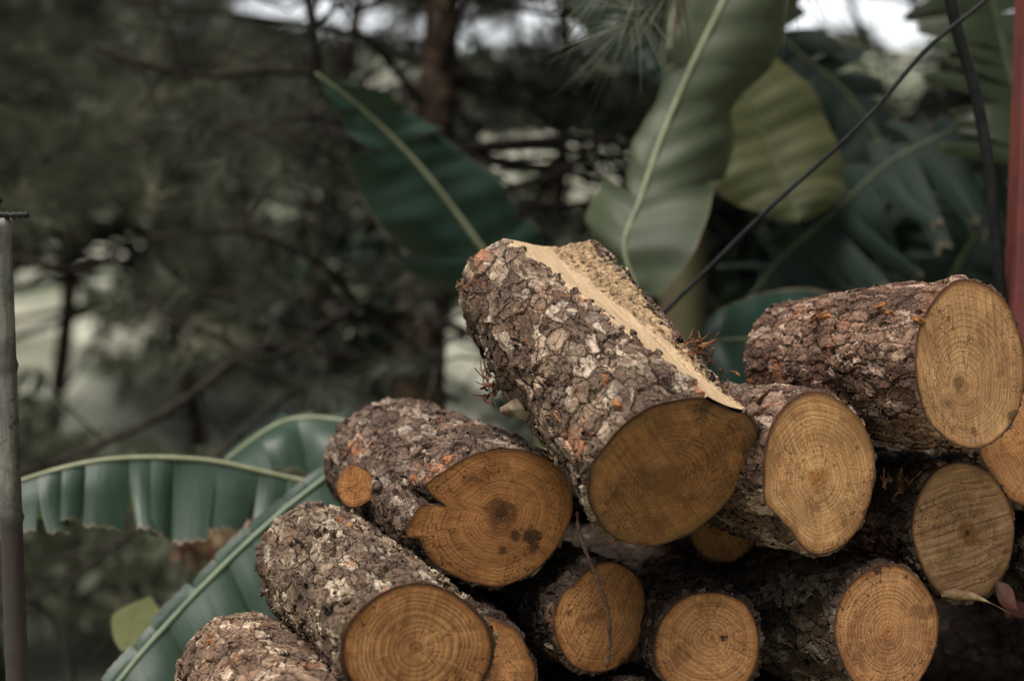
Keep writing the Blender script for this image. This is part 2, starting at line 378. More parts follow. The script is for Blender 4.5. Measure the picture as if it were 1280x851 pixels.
    # cut faces
    face = dict(face or {}); pc = onplane(fr, pith, 0) if pith else (0, 0)
    if 'spots' in face: face['spots'] = [(onplane(fr, (a, b), 0)[0]-pc[0], onplane(fr, (a, b), 0)[1]-pc[1], r_, k_) for a, b, r_, k_ in face['spots']]
    fm = face_material('cut_wood', seed, R=Rm, **face)
    def disc(rr, zz, pc, flip):
        n = 360; a = np.linspace(0, 2*np.pi, n, endpoint=False); R_ = np.interp(a, np.r_[ph, 2*np.pi], np.r_[rr, rr[0]])*.992
        ox, oy = R_*np.cos(a), R_*np.sin(a); t = np.linspace(0.002, 1, 22)[:, None]
        x = pc[0]+t*(ox-pc[0]); y = pc[1]+t*(oy-pc[1])
        # rings follow the outline of the trunk
        dx, dy = ox-pc[0], oy-pc[1]; an = np.arctan2(dy, dx); rr2 = np.hypot(dx, dy); rm = rr2.mean(); rd = rr2*.35+rm*.65
        rd = np.fft.irfft(np.fft.rfft(rd)*np.exp(-.5*(np.fft.rfftfreq(n)*n*.12)**2), n)
        U = np.stack([(t*rd*np.cos(an)), (t*rd*np.sin(an))], -1).reshape(-1, 2)
        zv = np.full(x.shape, zz)+ (np.sin(x*37+seed)*.0006+np.sin(y*53)*.0006)
        Vd = np.stack([x, y, zv], -1).reshape(-1, 3); Fd = grid_faces(22, n, True)
        Vd = np.concatenate([Vd, [[pc[0], pc[1], zz]]]); U = np.concatenate([U, [[0, 0]]])
        fl = [tuple(f) for f in (Fd if flip else Fd[:, ::-1])]; c = len(Vd)-1
        fl += [((c, i, (i+1) % n) if not flip else (c, (i+1) % n, i)) for i in range(n)]
        fl = [f if True else f for f in fl]
        return Vd, fl, U, np.r_[np.broadcast_to(t, x.shape).ravel(), 0]
    pc = onplane(fr, pith, 0) if pith else (0, 0)
    Vd, Fd, U, T = disc(capo[0] if strip else RF, -.0012, pc, False)
    mesh('cut_face', Vd, Fd, fm, root, uv=U, attrs={'t': T})
    Vd, Fd, U, T = disc(capo[-1] if strip else base[-1], L+.0012, (0, 0), True)
    mesh('cut_face', Vd, Fd, fm, root, uv=U, attrs={'t': T})
    if strip:
        ns = 60; tt = np.linspace(-.06, 1.06, ns)[None, :]; A_ = W1+tt*(W2-W1)
        x1 = chord(A_)-deep*(.25+.75*z[:, None])*np.sin(np.clip(tt, 0, 1)*np.pi)*Rm
        edge = np.clip(np.minimum(tt+.06, 1.06-tt)/.06, 0, 1)
        rs = np.random.RandomState(5); rough = rs.randn(nr, ns); 
        for _ in range(3): rough = (rough+np.roll(rough, 1, 0)+np.roll(rough, -1, 0)+np.roll(rough, 1, 1)+np.roll(rough, 2, 0))/5
        ragw = np.clip((tt-.36-.45*(1-z[:, None])**1.5)*4, 0, 1)
        x1 = x1+.004-.012*(1-edge)+rough*.006*(.15+ragw)
        Vs = np.stack([x1*np.cos(A_), x1*np.sin(A_), np.broadcast_to(z[:, None]*L*.998+.0005, x1.shape)], -1).reshape(-1, 3)
        mesh('stripped_wood', Vs, grid_faces(nr, ns, False), wood_strip_material('stripped_wood', seed), root, attrs={'rag': np.broadcast_to(ragw, x1.shape).ravel()*.75},
             label='pale stripped wood where the bark has been hewn off')
    fr.root = root; fr.base = base; fr.ph = ph; fr.rf = rf
    return fr
def z2p(z, ox, oy, pts): return [(ox+x/z, oy+y/z) for x, y in pts]

oA = [(737,603),(738,583),(749,568),(762,550),(782,528),(812,508),(843,500),(878,498),(903,502),(924,512),(940,528),(946,548),(941,573),(931,598),(916,618),(893,644),(863,666),(828,680),(797,680),(767,669),(747,644),(737,623)]
bA = [(577,375),(580,345),(595,318),(625,299),(655,301),(690,297),(722,290),(745,310),(762,340),(770,375),(760,410),(735,445),(700,460),(650,455),(605,430),(585,400)]
oB = [(559,586),(581,572),(608,563),(635,560),(666,566),(693,577),(708,595),(716,617),(716,640),(708,662),(693,689),(675,709),(648,725),(623,733),(599,730),(572,722),(550,711),(532,693),(524,676),(521,671),(505,672),(506,660),(514,645),(524,631),(557,632),(536,615),(530,605)]
oC = [(429,809),(431,792),(438,778),(451,763),(469,747),(487,737),(510,730),(532,730),(554,736),(576,749),(594,765),(608,783),(614,805),(612,827),(603,848),(590,868),(565,888),(530,900),(495,898),(462,880),(440,852),(430,830)]
oF = [(745,704),(760,701),(778,706),(793,716),(803,731),(808,749),(807,767),(803,787),(797,805),(787,820),(772,833),(754,839),(731,838),(713,829),(701,811),(694,793),(691,776),(694,758),(701,743),(719,728),(737,710)]
oG = [(885,740),(909,743),(930,753),(941,770),(947,790),(948,811),(944,832),(935,850),(915,864),(885,868),(850,862),(832,851),(820,830),(818,808),(823,784),(835,764),(852,749),(867,742)]
oH = [(1081,714),(1105,705),(1122,706),(1139,714),(1156,731),(1168,751),(1173,772),(1172,793),(1167,816),(1156,840),(1140,862),(1115,872),(1088,868),(1065,850),(1052,825),(1044,800),(1042,786),(1045,762),(1054,741),(1068,724)]
oI = [(1198,577),(1218,581),(1237,591),(1252,611),(1263,632),(1268,656),(1266,680),(1261,704),(1249,728),(1235,743),(1218,748),(1191,750),(1174,741),(1160,724),(1150,704),(1142,680),(1139,656),(1143,632),(1153,608),(1167,589),(1180,581)]
oJ = [(955,594),(955,628),(972,645),(989,663),(1006,686),(1018,693),(1037,690),(1054,680),(1071,663),(1083,639),(1091,604),(1094,571),(1087,546),(1074,523),(1059,508),(1043,496),(1027,490),(1011,490),(992,498),(976,514),(963,536),(957,561)]
oK = [(1204,349),(1227,354),(1246,365),(1262,384),(1271,406),(1279,431),(1281,457),(1279,489),(1274,511),(1262,533),(1243,552),(1217,561),(1195,556),(1173,541),(1157,520),(1149,495),(1144,470),(1144,444),(1147,416),(1154,397),(1166,378),(1179,362),(1192,352)]
def ell(cx, cy, rx, ry, n=24, seed=0, j=.03):
    rs = np.random.RandomState(seed); return [(cx+rx*math.cos(a)*(1+rs.randn()*j), cy+ry*math.sin(a)*(1+rs.randn()*j)) for a in np.linspace(0, 2*np.pi, n, endpoint=False)]

# the big hewn log on top
frA = make_frame((840, 590), 2.14, (673, 376), .50)
def angA(uv, zz): 
    x, y = onplane(frA, uv, zz); return math.atan2(y, x) % (2*math.pi)
sf1, sf2 = sorted((angA((883, 497), 0), angA((931, 516), 0))); sb1, sb2 = sorted((angA((629, 298), frA.L), angA((738, 300), frA.L)))
print('strip', sf1, sf2, sb1, sb2)
LA = make_log('largest log, leaning on top of the pile, a pale strip hewn along it', (840, 590), 2.14, (673, 376), .50, oA, bA,
    pith=(826, 602), seed=3, res=(760, 520), strip=(sf1, sf2, sb1, sb2, 0, .11), frame=frA, flakes=420,
    face=dict(spots=[(880, 512, 0.022, 0.8), (800, 600, 0.02, 0.35), (925, 560, 0.016, 0.5), (850, 672, 0.016, 0.5)], light=(.36, .21, .085), dark=(.15, .075, .028), stain=.8, contrast=.7, saw=.5, saw_ang=50, heart=.2, heart_col=(.2, .085, .028), rim=(.22, .115, .04)),
    bark=dict(tone=1.2, grey=.35, orange=.28, scale=30, stretch=.75, amp=1.5))
LB = make_log('thick log with a sawn branch stub and a split notch in its cut face', (621, 648), 2.30, (492, 577), .46, oB, None, back_scale=.98,
    pith=(628, 645), seed=5, res=(640, 420), sm=.006, flakes=420,
    face=dict(spots=[(663, 670, 0.02, 0.95), (626, 638, 0.016, 0.75), (628, 690, 0.01, 0.8), (645, 668, 0.010, 0.8), (668, 685, 0.012, 0.8), (580, 600, 0.012, 0.35)], light=(.58, .34, .135), dark=(.28, .13, .045), stain=.95, contrast=.6, saw=.35, saw_ang=20, heart=.20, heart_col=(.10, .04, .016), rim=(.30, .13, .035)),
    bark=dict(tone=.95, grey=.3, orange=.04, scale=46, stretch=.45, amp=1.4, hue=(1, 1, 1.04)))
LC = make_log('rough barked log at the lower left with a bold ringed cut face', (521, 815), 2.08, (395, 701), .45, oC, None, back_scale=.93,
    pith=(520, 808), seed=8, res=(640, 420), flakes=520,
    face=dict(spots=[(508, 745, 0.008, 0.3)], light=(.68, .44, .20), dark=(.25, .11, .038), ring=.0085, stain=.35, contrast=.95, saw=.35, saw_ang=100, heart=.08, rim=(.34, .13, .035), rimw=.2),
    bark=dict(tone=1.15, grey=.25, orange=.08, scale=40, stretch=.42, amp=1.6, hue=(1, 1.03, 1)))
LD = make_log('bark covered log at the bottom left, only its rounded back end in view', (398, 950), 2.0, (297, 838), .45, None, None, rad=.106, back_scale=.93, seed=11, res=(560, 360), flakes=480,
    bark=dict(tone=1.3, grey=.2, orange=.15, scale=34, stretch=.6, amp=1.3, hue=(1.03, 1, .95)))
LE = make_log('small log tucked behind the right edge of the bold ringed log', (600, 838), 2.26, (520, 760), .42, ell(600, 838, 66, 70), None, seed=13, res=(300, 160), flakes=60,
    face=dict(light=(.58, .36, .16), dark=(.30, .15, .06), contrast=.2, stain=.4, heart=.35, heart_col=(.28, .10, .035)), bark=dict(tone=.5))
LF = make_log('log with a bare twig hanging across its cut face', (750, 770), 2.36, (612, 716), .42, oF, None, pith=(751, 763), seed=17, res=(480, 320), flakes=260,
    face=dict(spots=[(787, 815, 0.01, 0.9), (776, 826, 0.009, 0.8), (711, 766, 0.006, 0.7)], light=(.60, .37, .16), dark=(.25, .12, .042), contrast=.8, saw=.5, saw_ang=120, stain=.5, heart=.06, rim=(.30, .12, .03)), bark=dict(tone=.34, scale=42))  # low bark tone paints in the deep shade of the bottom row
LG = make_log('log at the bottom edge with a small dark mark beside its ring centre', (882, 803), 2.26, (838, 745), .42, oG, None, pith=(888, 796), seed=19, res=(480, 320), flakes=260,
    face=dict(spots=[(904, 797, 0.006, 0.95), (909, 795, 0.004, 0.95), (850, 812, 0.007, 0.4)], light=(.58, .37, .17), dark=(.27, .14, .055), contrast=.7, stain=.5, saw=.5, saw_ang=35, heart=.05, rim=(.32, .13, .03)), bark=dict(tone=.34, scale=42))  # bark colour darkened to carry the shade under the logs above
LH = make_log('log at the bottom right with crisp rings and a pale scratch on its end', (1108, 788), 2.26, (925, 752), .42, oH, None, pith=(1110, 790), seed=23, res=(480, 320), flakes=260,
    face=dict(spots=[(1095, 712, 0.01, 0.95), (1108, 708, 0.008, 0.9), (1132, 722, 0.007, 0.8), (1163, 760, 0.008, 0.5), (1085, 745, 0.003, 0.8)], light=(.52, .34, .16), dark=(.22, .105, .042), ring=.0066, contrast=.95, saw=.25, saw_ang=110, stain=.6, heart=.09, heart_col=(.36, .14, .04), warp=.003), bark=dict(tone=.55, grey=.4))  # lowered bark tone stands in for shade low in the pile
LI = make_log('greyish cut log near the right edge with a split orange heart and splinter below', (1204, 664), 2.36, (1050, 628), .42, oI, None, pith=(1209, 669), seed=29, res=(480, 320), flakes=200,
    face=dict(spots=[(1209, 665, 0.005, 0.95), (1262, 690, 0.008, 0.5), (1160, 630, 0.006, 0.4)], light=(.55, .41, .24), dark=(.26, .15, .07), contrast=.5, saw=1., saw_ang=-12, stain=.5, heart=.16, heart_col=(.27, .11, .03), rim=(.27, .15, .06)), bark=dict(tone=.5, orange=.4))  # deep shade is put into the bark colour by the low tone
LJ = make_log('log with a tall oval cut face and orange pith, wedged below the upper right log', (1025, 592), 2.20, (850, 566), .45, oJ, None, pith=(1023, 601), seed=31, res=(480, 320), flakes=260,
    face=dict(spots=[(992, 500, 0.006, 0.95), (1027, 497, 0.01, 0.7), (1012, 494, 0.006, 0.6), (1086, 640, 0.008, 0.8), (1070, 560, 0.004, 0.6)], light=(.57, .41, .20), dark=(.31, .18, .07), contrast=.55, saw=.6, saw_ang=72, stain=.7, heart=.13, heart_col=(.38, .16, .045), rim=(.26, .14, .05)), bark=dict(tone=1.0, grey=.4, orange=.25, scale=40, stretch=.5, hue=(1.04, .96, .96)))
LK = make_log('large log at the upper right on top of the pile, wide pale cut face', (1212, 455), 2.20, (988, 452), .44, oK, None, back_scale=.86, pith=(1200, 485), seed=37, res=(680, 420), flakes=420,
    face=dict(spots=[(1196,483,.013,.4), (1265, 520, 0.01, 0.7), (1220, 548, 0.008, 0.5), (1160, 395, 0.008, 0.3)], light=(.60, .44, .23), dark=(.33, .20, .085), contrast=.6, saw=.7, saw_ang=84, stain=.5, heart=.13, heart_col=(.33, .17, .065), rim=(.36, .19, .07), rimw=.1), bark=dict(tone=1.1, grey=.22, orange=.15, scale=52, stretch=.38, amp=1.3, hue=(1.05, .93, .92)))
LL = make_log('log at the right edge of the frame peeping out under the upper right log', (1299, 558), 2.48, (1170, 545), .42, ell(1299, 556, 72, 78), None, seed=41, res=(300, 160), flakes=50,
    face=dict(light=(.50, .32, .14), dark=(.27, .14, .05), contrast=.4, stain=.4), bark=dict(tone=.5))
LM = make_log('small log peeping out beneath the cut face of the leaning log', (903, 640), 2.50, (850, 615), .42, ell(903, 640, 49, 62), None, seed=43, res=(300, 160), flakes=50,
    face=dict(light=(.42, .27, .10), dark=(.18, .09, .03), contrast=.3, stain=.8, heart=.3), bark=dict(tone=.5))
# lower and rear logs of the pile
LOWL = [
 ('dark log in the bottom row, only its bark top showing below the twig log', (782, 928), 2.34, (722, 858), .42, .098, 47),
 ('dark log deep in the shadow at the bottom right corner', (1240, 985), 2.40, (1130, 925), .42, .115, 53),
 ('dark log in the shadow below the notched log', (655, 925), 2.36, (600, 860), .42, .085, 59),
 ('dark log in the shadow behind the right edge of the pile', (1352, 700), 2.46, (1240, 678), .42, .088, 67),
 ('dark log deep in the gap between the two lower right logs', (990, 960), 2.38, (930, 860), .42, .10, 61),
]
for lb, fr_, d_, bk_, L_, r_, s_ in LOWL:
    make_log(lb, fr_, d_, bk_, L_, None, None, rad=r_, seed=s_, res=(260, 140), flakes=30, bark=dict(tone=.36))  # low tone puts the shadow of the gaps into the bark colour
REAR = [((690, 600), (1120, 560), 2.98, .10, 71, 'dark log lying crosswise behind the leaning log'), ((640, 705), (1290, 690), 2.95, .095, 73, 'dark log lying crosswise behind the middle of the pile'),
        ((600, 800), (1300, 800), 2.93, .11, 79, 'dark log lying crosswise behind the bottom of the pile')]
for a_, b_, d_, r_, s_, lb in REAR:
    fr_ = Frame(); fr_.P0 = P(*a_, d_); fr_.P1 = P(*b_, d_+.05); zz = (fr_.P1-fr_.P0); fr_.L = zz.length; zz.normalize(); yy = (Vector((0, 0, 1))-zz*zz.z).normalized(); xx = yy.cross(zz)
    fr_.R = Matrix((xx, yy, zz)).transposed(); fr_.x, fr_.y, fr_.z = xx, yy, zz
    make_log(lb, None, None, None, None, None, None, rad=r_, seed=s_, res=(240, 260), flakes=30, bark=dict(tone=.24), frame=fr_)  # very low tone paints the shade behind the pile onto the bark


# ------------------------------------------------------------------ details on the logs
def proj(p):
    q = Vector(p)-CL; d = q.dot(FW); return (640+q.x/d*F, 425.5-q.dot(UP)/d*F, d) if d > .1 else (0, 0, -1)
def simple_mat(name, c1, c2, scale=30, rough=.7, spec=.3, bump=0, stretch=(1, 1, 1)):
    m = NT(name); p = m.vm('MULTIPLY', m.obj(), stretch); n = m.noise(p, scale, 4, .6)
    m.fin(m.mix(m.ss(n, .35, .65), c1, c2), rough, spec)
    if bump: m.bump(m.math('MULTIPLY', n, bump), 1, 1)
    return m.m
M_shred = simple_mat('shredded_inner_bark', (.20, .085, .038), (.06, .03, .018), 60, .85, .15, .002)
M_chip = simple_mat('orange_inner_bark', (.36, .155, .055), (.13, .055, .025), 70, .8, .2, .003)
M_palewood = simple_mat('broken_pale_wood', (.55, .38, .22), (.30, .19, .11), 90, .8, .2, .003, (1, 1, .2))
M_snag = simple_mat('weathered_snag', (.30, .23, .165), (.10, .065, .045), 40, .85, .2, .006, (1, 1, .5))
def to_local(fr, p): q = Vector(p)-fr.P0; return Vector((q.dot(fr.x), q.dot(fr.y), q.dot(fr.z)))
def ribbon(mb, p, dirs, length, width, th=.0015, seed=0, curl=1.):
    rs = random.Random(seed); n = 9; pts = []; d = Vector(dirs).normalized(); q = Vector(p); side = d.orthogonal().normalized(); side.rotate(Matrix.Rotation(rs.uniform(0, 6.28), 3, d))
    bend = Vector((rs.uniform(-1, 1), rs.uniform(-1, 1), rs.uniform(-1, 1)))*curl; V = []
    for i in range(n):
        t = i/(n-1); wd = width*(1-.75*t)*(.8+.4*rs.random()); nn = d.cross(side).normalized()
        V += [q-side*wd, q-side*wd+nn*th, q+side*wd+nn*th, q+side*wd]
        d = (d+bend*.26+Vector((rs.uniform(-1, 1), rs.uniform(-1, 1), rs.uniform(-1, 1)))*.10).normalized(); side = (side-d*side.dot(d)).normalized(); q = q+d*length/(n-1)
    Fc = [tuple(f) for f in grid_faces(n, 4, True)]+[(0, 1, 2, 3), tuple(4*(n-1)+k for k in (3, 2, 1, 0))]
    mb.add(V, Fc)
def shreds(fr, uv, d, dirs, n, length, width, mat, seed, name='bark_shred', spread=.35, label=None):
    mb = MB(); c = to_local(fr, P(*uv, d)); dl = Vector(dirs); dl = Vector((dl.dot(fr.x), dl.dot(fr.y), dl.dot(fr.z))); rs = random.Random(seed)
    for i in range(n):
        o = Vector((rs.gauss(0, 1), rs.gauss(0, 1), rs.gauss(0, 1)))*.011; dd = dl+Vector((rs.gauss(0, 1), rs.gauss(0, 1), rs.gauss(0, 1)))*spread
        ribbon(mb, c+o, dd, length*rs.uniform(.4, 1.2), width*rs.uniform(.4, 1.2), seed=seed*31+i, curl=2.2)
    mb.build(name, mat, fr.root, smooth=False, **({'label': label} if label else {}))
def surf(fr, t, ang, off=0.):   # point on a log's surface, local
    iz = int(t*(fr.base.shape[0]-1)); ia = int((ang % (2*math.pi))/(2*math.pi)*fr.base.shape[1]) % fr.base.shape[1]
    r = fr.base[iz, ia]+off; return Vector((r*math.cos(ang), r*math.sin(ang), t*fr.L))
def hit(fr, u, v):              # where the sight line through (u, v) meets the log's near side: (t, angle)
    q = ray(u, v); ql = Vector((q.dot(fr.x), q.dot(fr.y), q.dot(fr.z))); o = CL-fr.P0; ol = Vector((o.dot(fr.x), o.dot(fr.y), o.dot(fr.z)))
    s = 1.2
    while s < 3.5:
        p = ol+ql*s
        if 0 <= p.z <= fr.L:
            iz = int(p.z/fr.L*(fr.base.shape[0]-1)); a = math.atan2(p.y, p.x); ia = int((a % (2*math.pi))/(2*math.pi)*fr.base.shape[1]) % fr.base.shape[1]
            if math.hypot(p.x, p.y) < fr.base[iz, ia]+.004: return p, a
        s += .002
    return None
def chips(fr, spots, mat, seed, name, label=None):
    rs = random.Random(seed)
    for (u, v, sx, sz) in spots:
        mb = MB(); h = hit(fr, u, v)
        if not h: print('chip miss', u, v); continue
        p, a = h; er = Vector((math.cos(a), math.sin(a), 0)); et = Vector((-math.sin(a), math.cos(a), 0)); ez = Vector((0, 0, 1)); n = 11; o = p-er*.003
        V = [o+er*.012]; k1 = []; k2 = []
        for i in range(n):
            th = 2*math.pi*i/n; q = rs.uniform(.7, 1.15); x = math.cos(th)*sx*q; z = math.sin(th)*sz*q
            V.append(o+et*x*.75+ez*z*.75+er*(.008+rs.uniform(-.002, .003)))
        for i in range(n):
            th = 2*math.pi*i/n; V.append(o+et*math.cos(th)*sx+ez*math.sin(th)*sz-er*.004)
        Fc = [(0, 1+i, 1+(i+1) % n) for i in range(n)]+[(1+i, 1+n+i, 1+n+(i+1) % n, 1+(i+1) % n) for i in range(n)]
        mb.add(V, Fc); mb.build(name, mat, fr.root, smooth=False, **({'label': label} if label else {}))
# sawn branch stub on the notched log
def stub(fr, face_uv, d, r, inward, ln, seed, cut, tip=1., mat=None, label=None, lab2=None):
    c = P(*face_uv, d); ax = (inward-c).normalized(); c = to_local(fr, c); a = Vector((ax.dot(fr.x), ax.dot(fr.y), ax.dot(fr.z)))
    n = 40; e1 = a.orthogonal().normalized(); e2 = a.cross(e1); rs = np.random.RandomState(seed); pr = 1+nz(n, 6, seed, .08); V = []; rows = 16; AM = []
    for j in range(rows):
        t = j/(rows-1); rr = r*(1+.45*t*t)*(tip+(1-tip)*min(1, t*1.6))
        for i in range(n):
            th = 2*math.pi*i/n; V.append(c+a*(ln*t)+(e1*math.cos(th)+e2*math.sin(th))*rr*pr[i]*(1+.02*rs.randn())); AM.append(.25 if j == 0 else .7)
    st = mesh('branch_stub', np.array([tuple(v) for v in V]), grid_faces(rows, n, True)[:, ::-1], mat or bark_material('stub_bark', seed, tone=.8, scale=60), fr.root, attrs={'amt': AM}, **({'label': label} if label else {}))
    if cut:
        V2 = []; U = []; T = []
        for j in range(8):
            t = max(.01, j/7)
            for i in range(n): th = 2*math.pi*i/n; V2.append(c-a*.001+(e1*math.cos(th)+e2*math.sin(th))*r*pr[i]*t*.985); U.append((r*t*math.cos(th), r*t*math.sin(th))); T.append(t)
        fm = face_material('stub_cut_wood', seed, R=r, light=(.55, .33, .12), dark=(.26, .12, .04), ring=.0050, rimw=.2, contrast=.7, check=1., heart=.2)
        mesh('cut_face', np.array([tuple(v) for v in V2]), grid_faces(8, n, True), fm, st, uv=np.array(U), attrs={'t': T})
    return st
axB = LB.P0+LB.z*LB.L*.80
stub(LB, (445, 607), 2.41, .036, axB+Vector((0, 0, .01)), .15, 91, True, label='sawn branch stub with a small ringed end')
stub(LB, (415, 590), 2.66, .022, axB+Vector((0, .12, .02)), .08, 92, False, .55, M_palewood, 'broken pale branch stub')
hA = hit(LA, 668, 520)
axA = LA.P0+LA.z*LA.L*.55
ph_, ah_ = hit(LA, 655, 512); er_ = Vector((math.cos(ah_), math.sin(ah_), 0)); tipl = ph_+er_*.034+Vector((0, 0, .018))
tw = LA.P0+LA.x*tipl.x+LA.y*tipl.y+LA.z*tipl.z; il = ph_-er_*.03; iw = LA.P0+LA.x*il.x+LA.y*il.y+LA.z*il.z
uvd = proj(tw); stub(LA, (uvd[0], uvd[1]), uvd[2], .026, iw, .085, 93, False, .22, M_snag, 'weathered snag of a broken branch')
shreds(LA, (866, 436), 2.24, (1, .1, .0), 34, .032, .0028, M_shred, 3, spread=.30, label='tuft of torn reddish inner bark')
shreds(LA, (620, 484), 2.38, (-1, .1, -.05), 34, .032, .0028, M_shred, 4, spread=.30, label='tuft of torn reddish inner bark')
shreds(LA, (905, 480), 2.18, (.6, .1, .3), 5, .035, .003, M_shred, 5)
chips(LA, [(757, 478, .010, .017), (772, 505, .008, .012), (700, 520, .008, .02)], M_chip, 5, 'inner_bark', 'orange inner bark showing through')
chips(LK, [(972, 369, .012, .020), (1000, 393, .007, .013), (1030, 397, .011, .024), (1022, 402, .006, .018), (1102, 384, .010, .016), (1112, 392, .008, .012), (1148, 400, .006, .012)], M_chip, 6, 'inner_bark', 'torn orange inner bark')
shreds(LK, (1020, 392), 2.36, (-.5, -.3, .4), 10, .03, .003, M_shred, 7)
chips(LC, [(425, 652, .007, .014), (437, 660, .006, .010), (450, 640, .006, .012)], M_chip, 8, 'inner_bark', 'orange inner bark showing through')
chips(LD, [(262, 805, .010, .007), (268, 795, .006, .008)], M_chip, 9, 'inner_bark', 'orange inner bark showing through')
chips(LI, [(1137, 600, .010, .018), (1128, 612, .008, .012)], M_chip, 10, 'inner_bark', 'torn orange inner bark')
shreds(LI, (1122, 606), 2.33, (-.5, -.4, .5), 8, .03, .004, M_shred, 11)
shreds(LJ, (938, 508), 2.20, (-.4, -.4, .3), 6, .03, .004, M_shred, 12)
# pale splinter hanging off the lower rim
mb = MB(); a0 = to_local(LI, P(1178, 742, 2.335)); a1 = to_local(LI, P(1262, 766, 2.31)); n = 12
V = []
for i in range(n):
    t = i/(n-1); c = a0.lerp(a1, t)+Vector((0, .010*math.sin(t*math.pi), 0)); wd = .0075*math.sin(min(1, .25+t*1.1)*math.pi)**.7*(1+.2*random.random())+.0006
    V += [c+Vector((0, wd, 0)), c+Vector((0, 0, .004)), c-Vector((0, wd*.7, 0)), c-Vector((0, 0, .004))]
mb.add(V, [tuple(f) for f in grid_faces(n, 4, True)]+[(0, 1, 2, 3), tuple(4*(n-1)+k for k in (3, 2, 1, 0))])
mb.build('splinter', M_palewood, LI.root, label='long pale splinter')
# twig across the cut face
M_twig = simple_mat('twig_bark', (.16, .10, .075), (.075, .045, .035), 80, .85, .2, .002)
mb = MB(); mb.tube(catmull([P(722, 640, 2.33), P(724, 665, 2.30), P(735, 695, 2.29), P(748, 728, 2.29), P(760, 765, 2.30), P(762, 800, 2.31), P(759, 834, 2.32)], 40), [.0030+.0010*math.sin(i*1.7) for i in range(41)], 8)
mb.build('twig', M_twig, label='thin bare brown twig hanging across a small cut face', cat='twig') if False else props(mb.build('twig', M_twig), 'thin bare brown twig hanging across a small cut face', 'twig')
# dry leaf at the right
M_dry = simple_mat('dry_pink_leaf', (.16, .055, .05), (.20, .12, .09), 18, .8, .2)
V = []; 
for i in range(12):
    t = i/11; c = P(1246+26*t, 728+34*t, 2.36); wd = .014*math.sin(max(.05, t)*math.pi*.95)
    for j in range(5): sx = (j-2)/2; V.append(c+Vector((.6*wd*sx, .010*sx*sx, wd*sx)))
props(mesh('dry_leaf', np.array([tuple(v) for v in V]), grid_faces(12, 5, False), M_dry), 'curled pinkish dry leaf between the logs at the right edge', 'leaf')

# ------------------------------------------------------------------ posts and cables
m = NT('bamboo'); p = m.obj(); zz = m.sep(p)[2]; n = m.noise(m.vm('MULTIPLY', p, (1, 1, .12)), 90, 4, .6); n2 = m.noise(p, 14, 3)
c = m.mix(m.ss(n, .35, .7), (.12, .12, .105), (.23, .22, .19)); c = m.mix(m.ss(n2, .45, .6, 0, .75), c, (.06, .058, .048)); c = m.mix(m.ss(m.noise(p, 60, 4, .7), .56, .66, 0, .7), c, (.035, .03, .026))
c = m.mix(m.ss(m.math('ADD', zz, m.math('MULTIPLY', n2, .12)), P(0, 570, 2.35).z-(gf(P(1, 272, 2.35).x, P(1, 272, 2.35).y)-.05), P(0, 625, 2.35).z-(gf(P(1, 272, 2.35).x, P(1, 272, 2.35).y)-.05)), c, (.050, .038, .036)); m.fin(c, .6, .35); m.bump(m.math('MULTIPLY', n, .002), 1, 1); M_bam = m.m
M_black = simple_mat('black_rubber', (.010, .011, .012), (.022, .023, .025), 40, .6, .25)
pt = P(0, 272, 2.35); X0, Y0 = pt.x, pt.y; BZ = gf(X0, Y0)-.05; ZT = pt.z-BZ
root = empty('bamboo_post', (X0, Y0, BZ), label='weathered bamboo post at the left edge, darker below, with black wire on top', cat='post')
mb = MB(); zs = []; z = 0
pts = []; rad = []; nodes = [P(0, 1000, 2.35).z-BZ, P(0, 830, 2.35).z-BZ, P(0, 655, 2.35).z-BZ, P(0, 460, 2.35).z-BZ, ZT-.012]
for i in range(90):
    zq = ZT*i/89; r = .0190
    for nd in nodes: r += .0032*math.exp(-((zq-nd)/.006)**2)
    pts.append(Vector((0, 0, zq))); rad.append(r-.0015*zq)
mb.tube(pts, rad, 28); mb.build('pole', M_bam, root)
mb = MB(); z0 = ZT+.004
mb.tube(catmull([Vector((-.05, 0, z0)), Vector((-.02, -.008, z0+.002)), Vector((.02, -.010, z0)), Vector((.050, -.008, z0+.001))], 30), [.0055+.0015*math.sin(i*2.1) for i in range(31)], 8)
mb.tube([Vector((-.012, 0, z0)), Vector((-.010, 0, z0+.012)), Vector((-.006, 0, z0+.028)), Vector((-.004, 0, z0+.032))], [.006, .007, .012, .006], 10)
mb.build('wire', M_black, root, label='black twisted wire end')
pr = P(1281, 400, 2.85)
m = NT('red_paint'); p = m.obj(); n = m.noise(p, 18, 4, .6); c = m.mix(m.ss(n, .4, .65), (.20, .055, .048), (.155, .045, .042)); c = m.mix(m.ss(m.noise(p, 90, 3, .7), .64, .70, 0, .6), c, (.30, .16, .14)); m.fin(c, .5, .4); M_red = m.m
s_ = .032; Vp = []
for zq in (0, .5, 1.0, 1.5, 2.0, 2.6):
    for (x, y) in ((-s_, -s_+.004), (-s_+.004, -s_), (s_-.004, -s_), (s_, -s_+.004), (s_, s_), (-s_, s_)): Vp.append((x, y, zq))
po = mesh('red_post', np.array(Vp), [tuple(f) for f in grid_faces(6, 6, True)]+[tuple(range(30, 36))], M_red, smooth=False); po.location = (pr.x, pr.y, 0)
props(po, 'upright red painted post at the right edge of the view', 'post')
mb = MB(); cp = [P(1172, -120, 2.7), P(1183, -30, 2.72), P(1197, 40, 2.75), P(1219, 115, 2.78), P(1233, 190, 2.8), P(1241, 260, 2.82), P(1248, 330, 2.84), P(1253, 400, 2.86), P(1255, 520, 2.9)]
cp += [Vector((cp[-1].x, cp[-1].y+.05, .3)), Vector((cp[-1].x, cp[-1].y+.08, .01))]
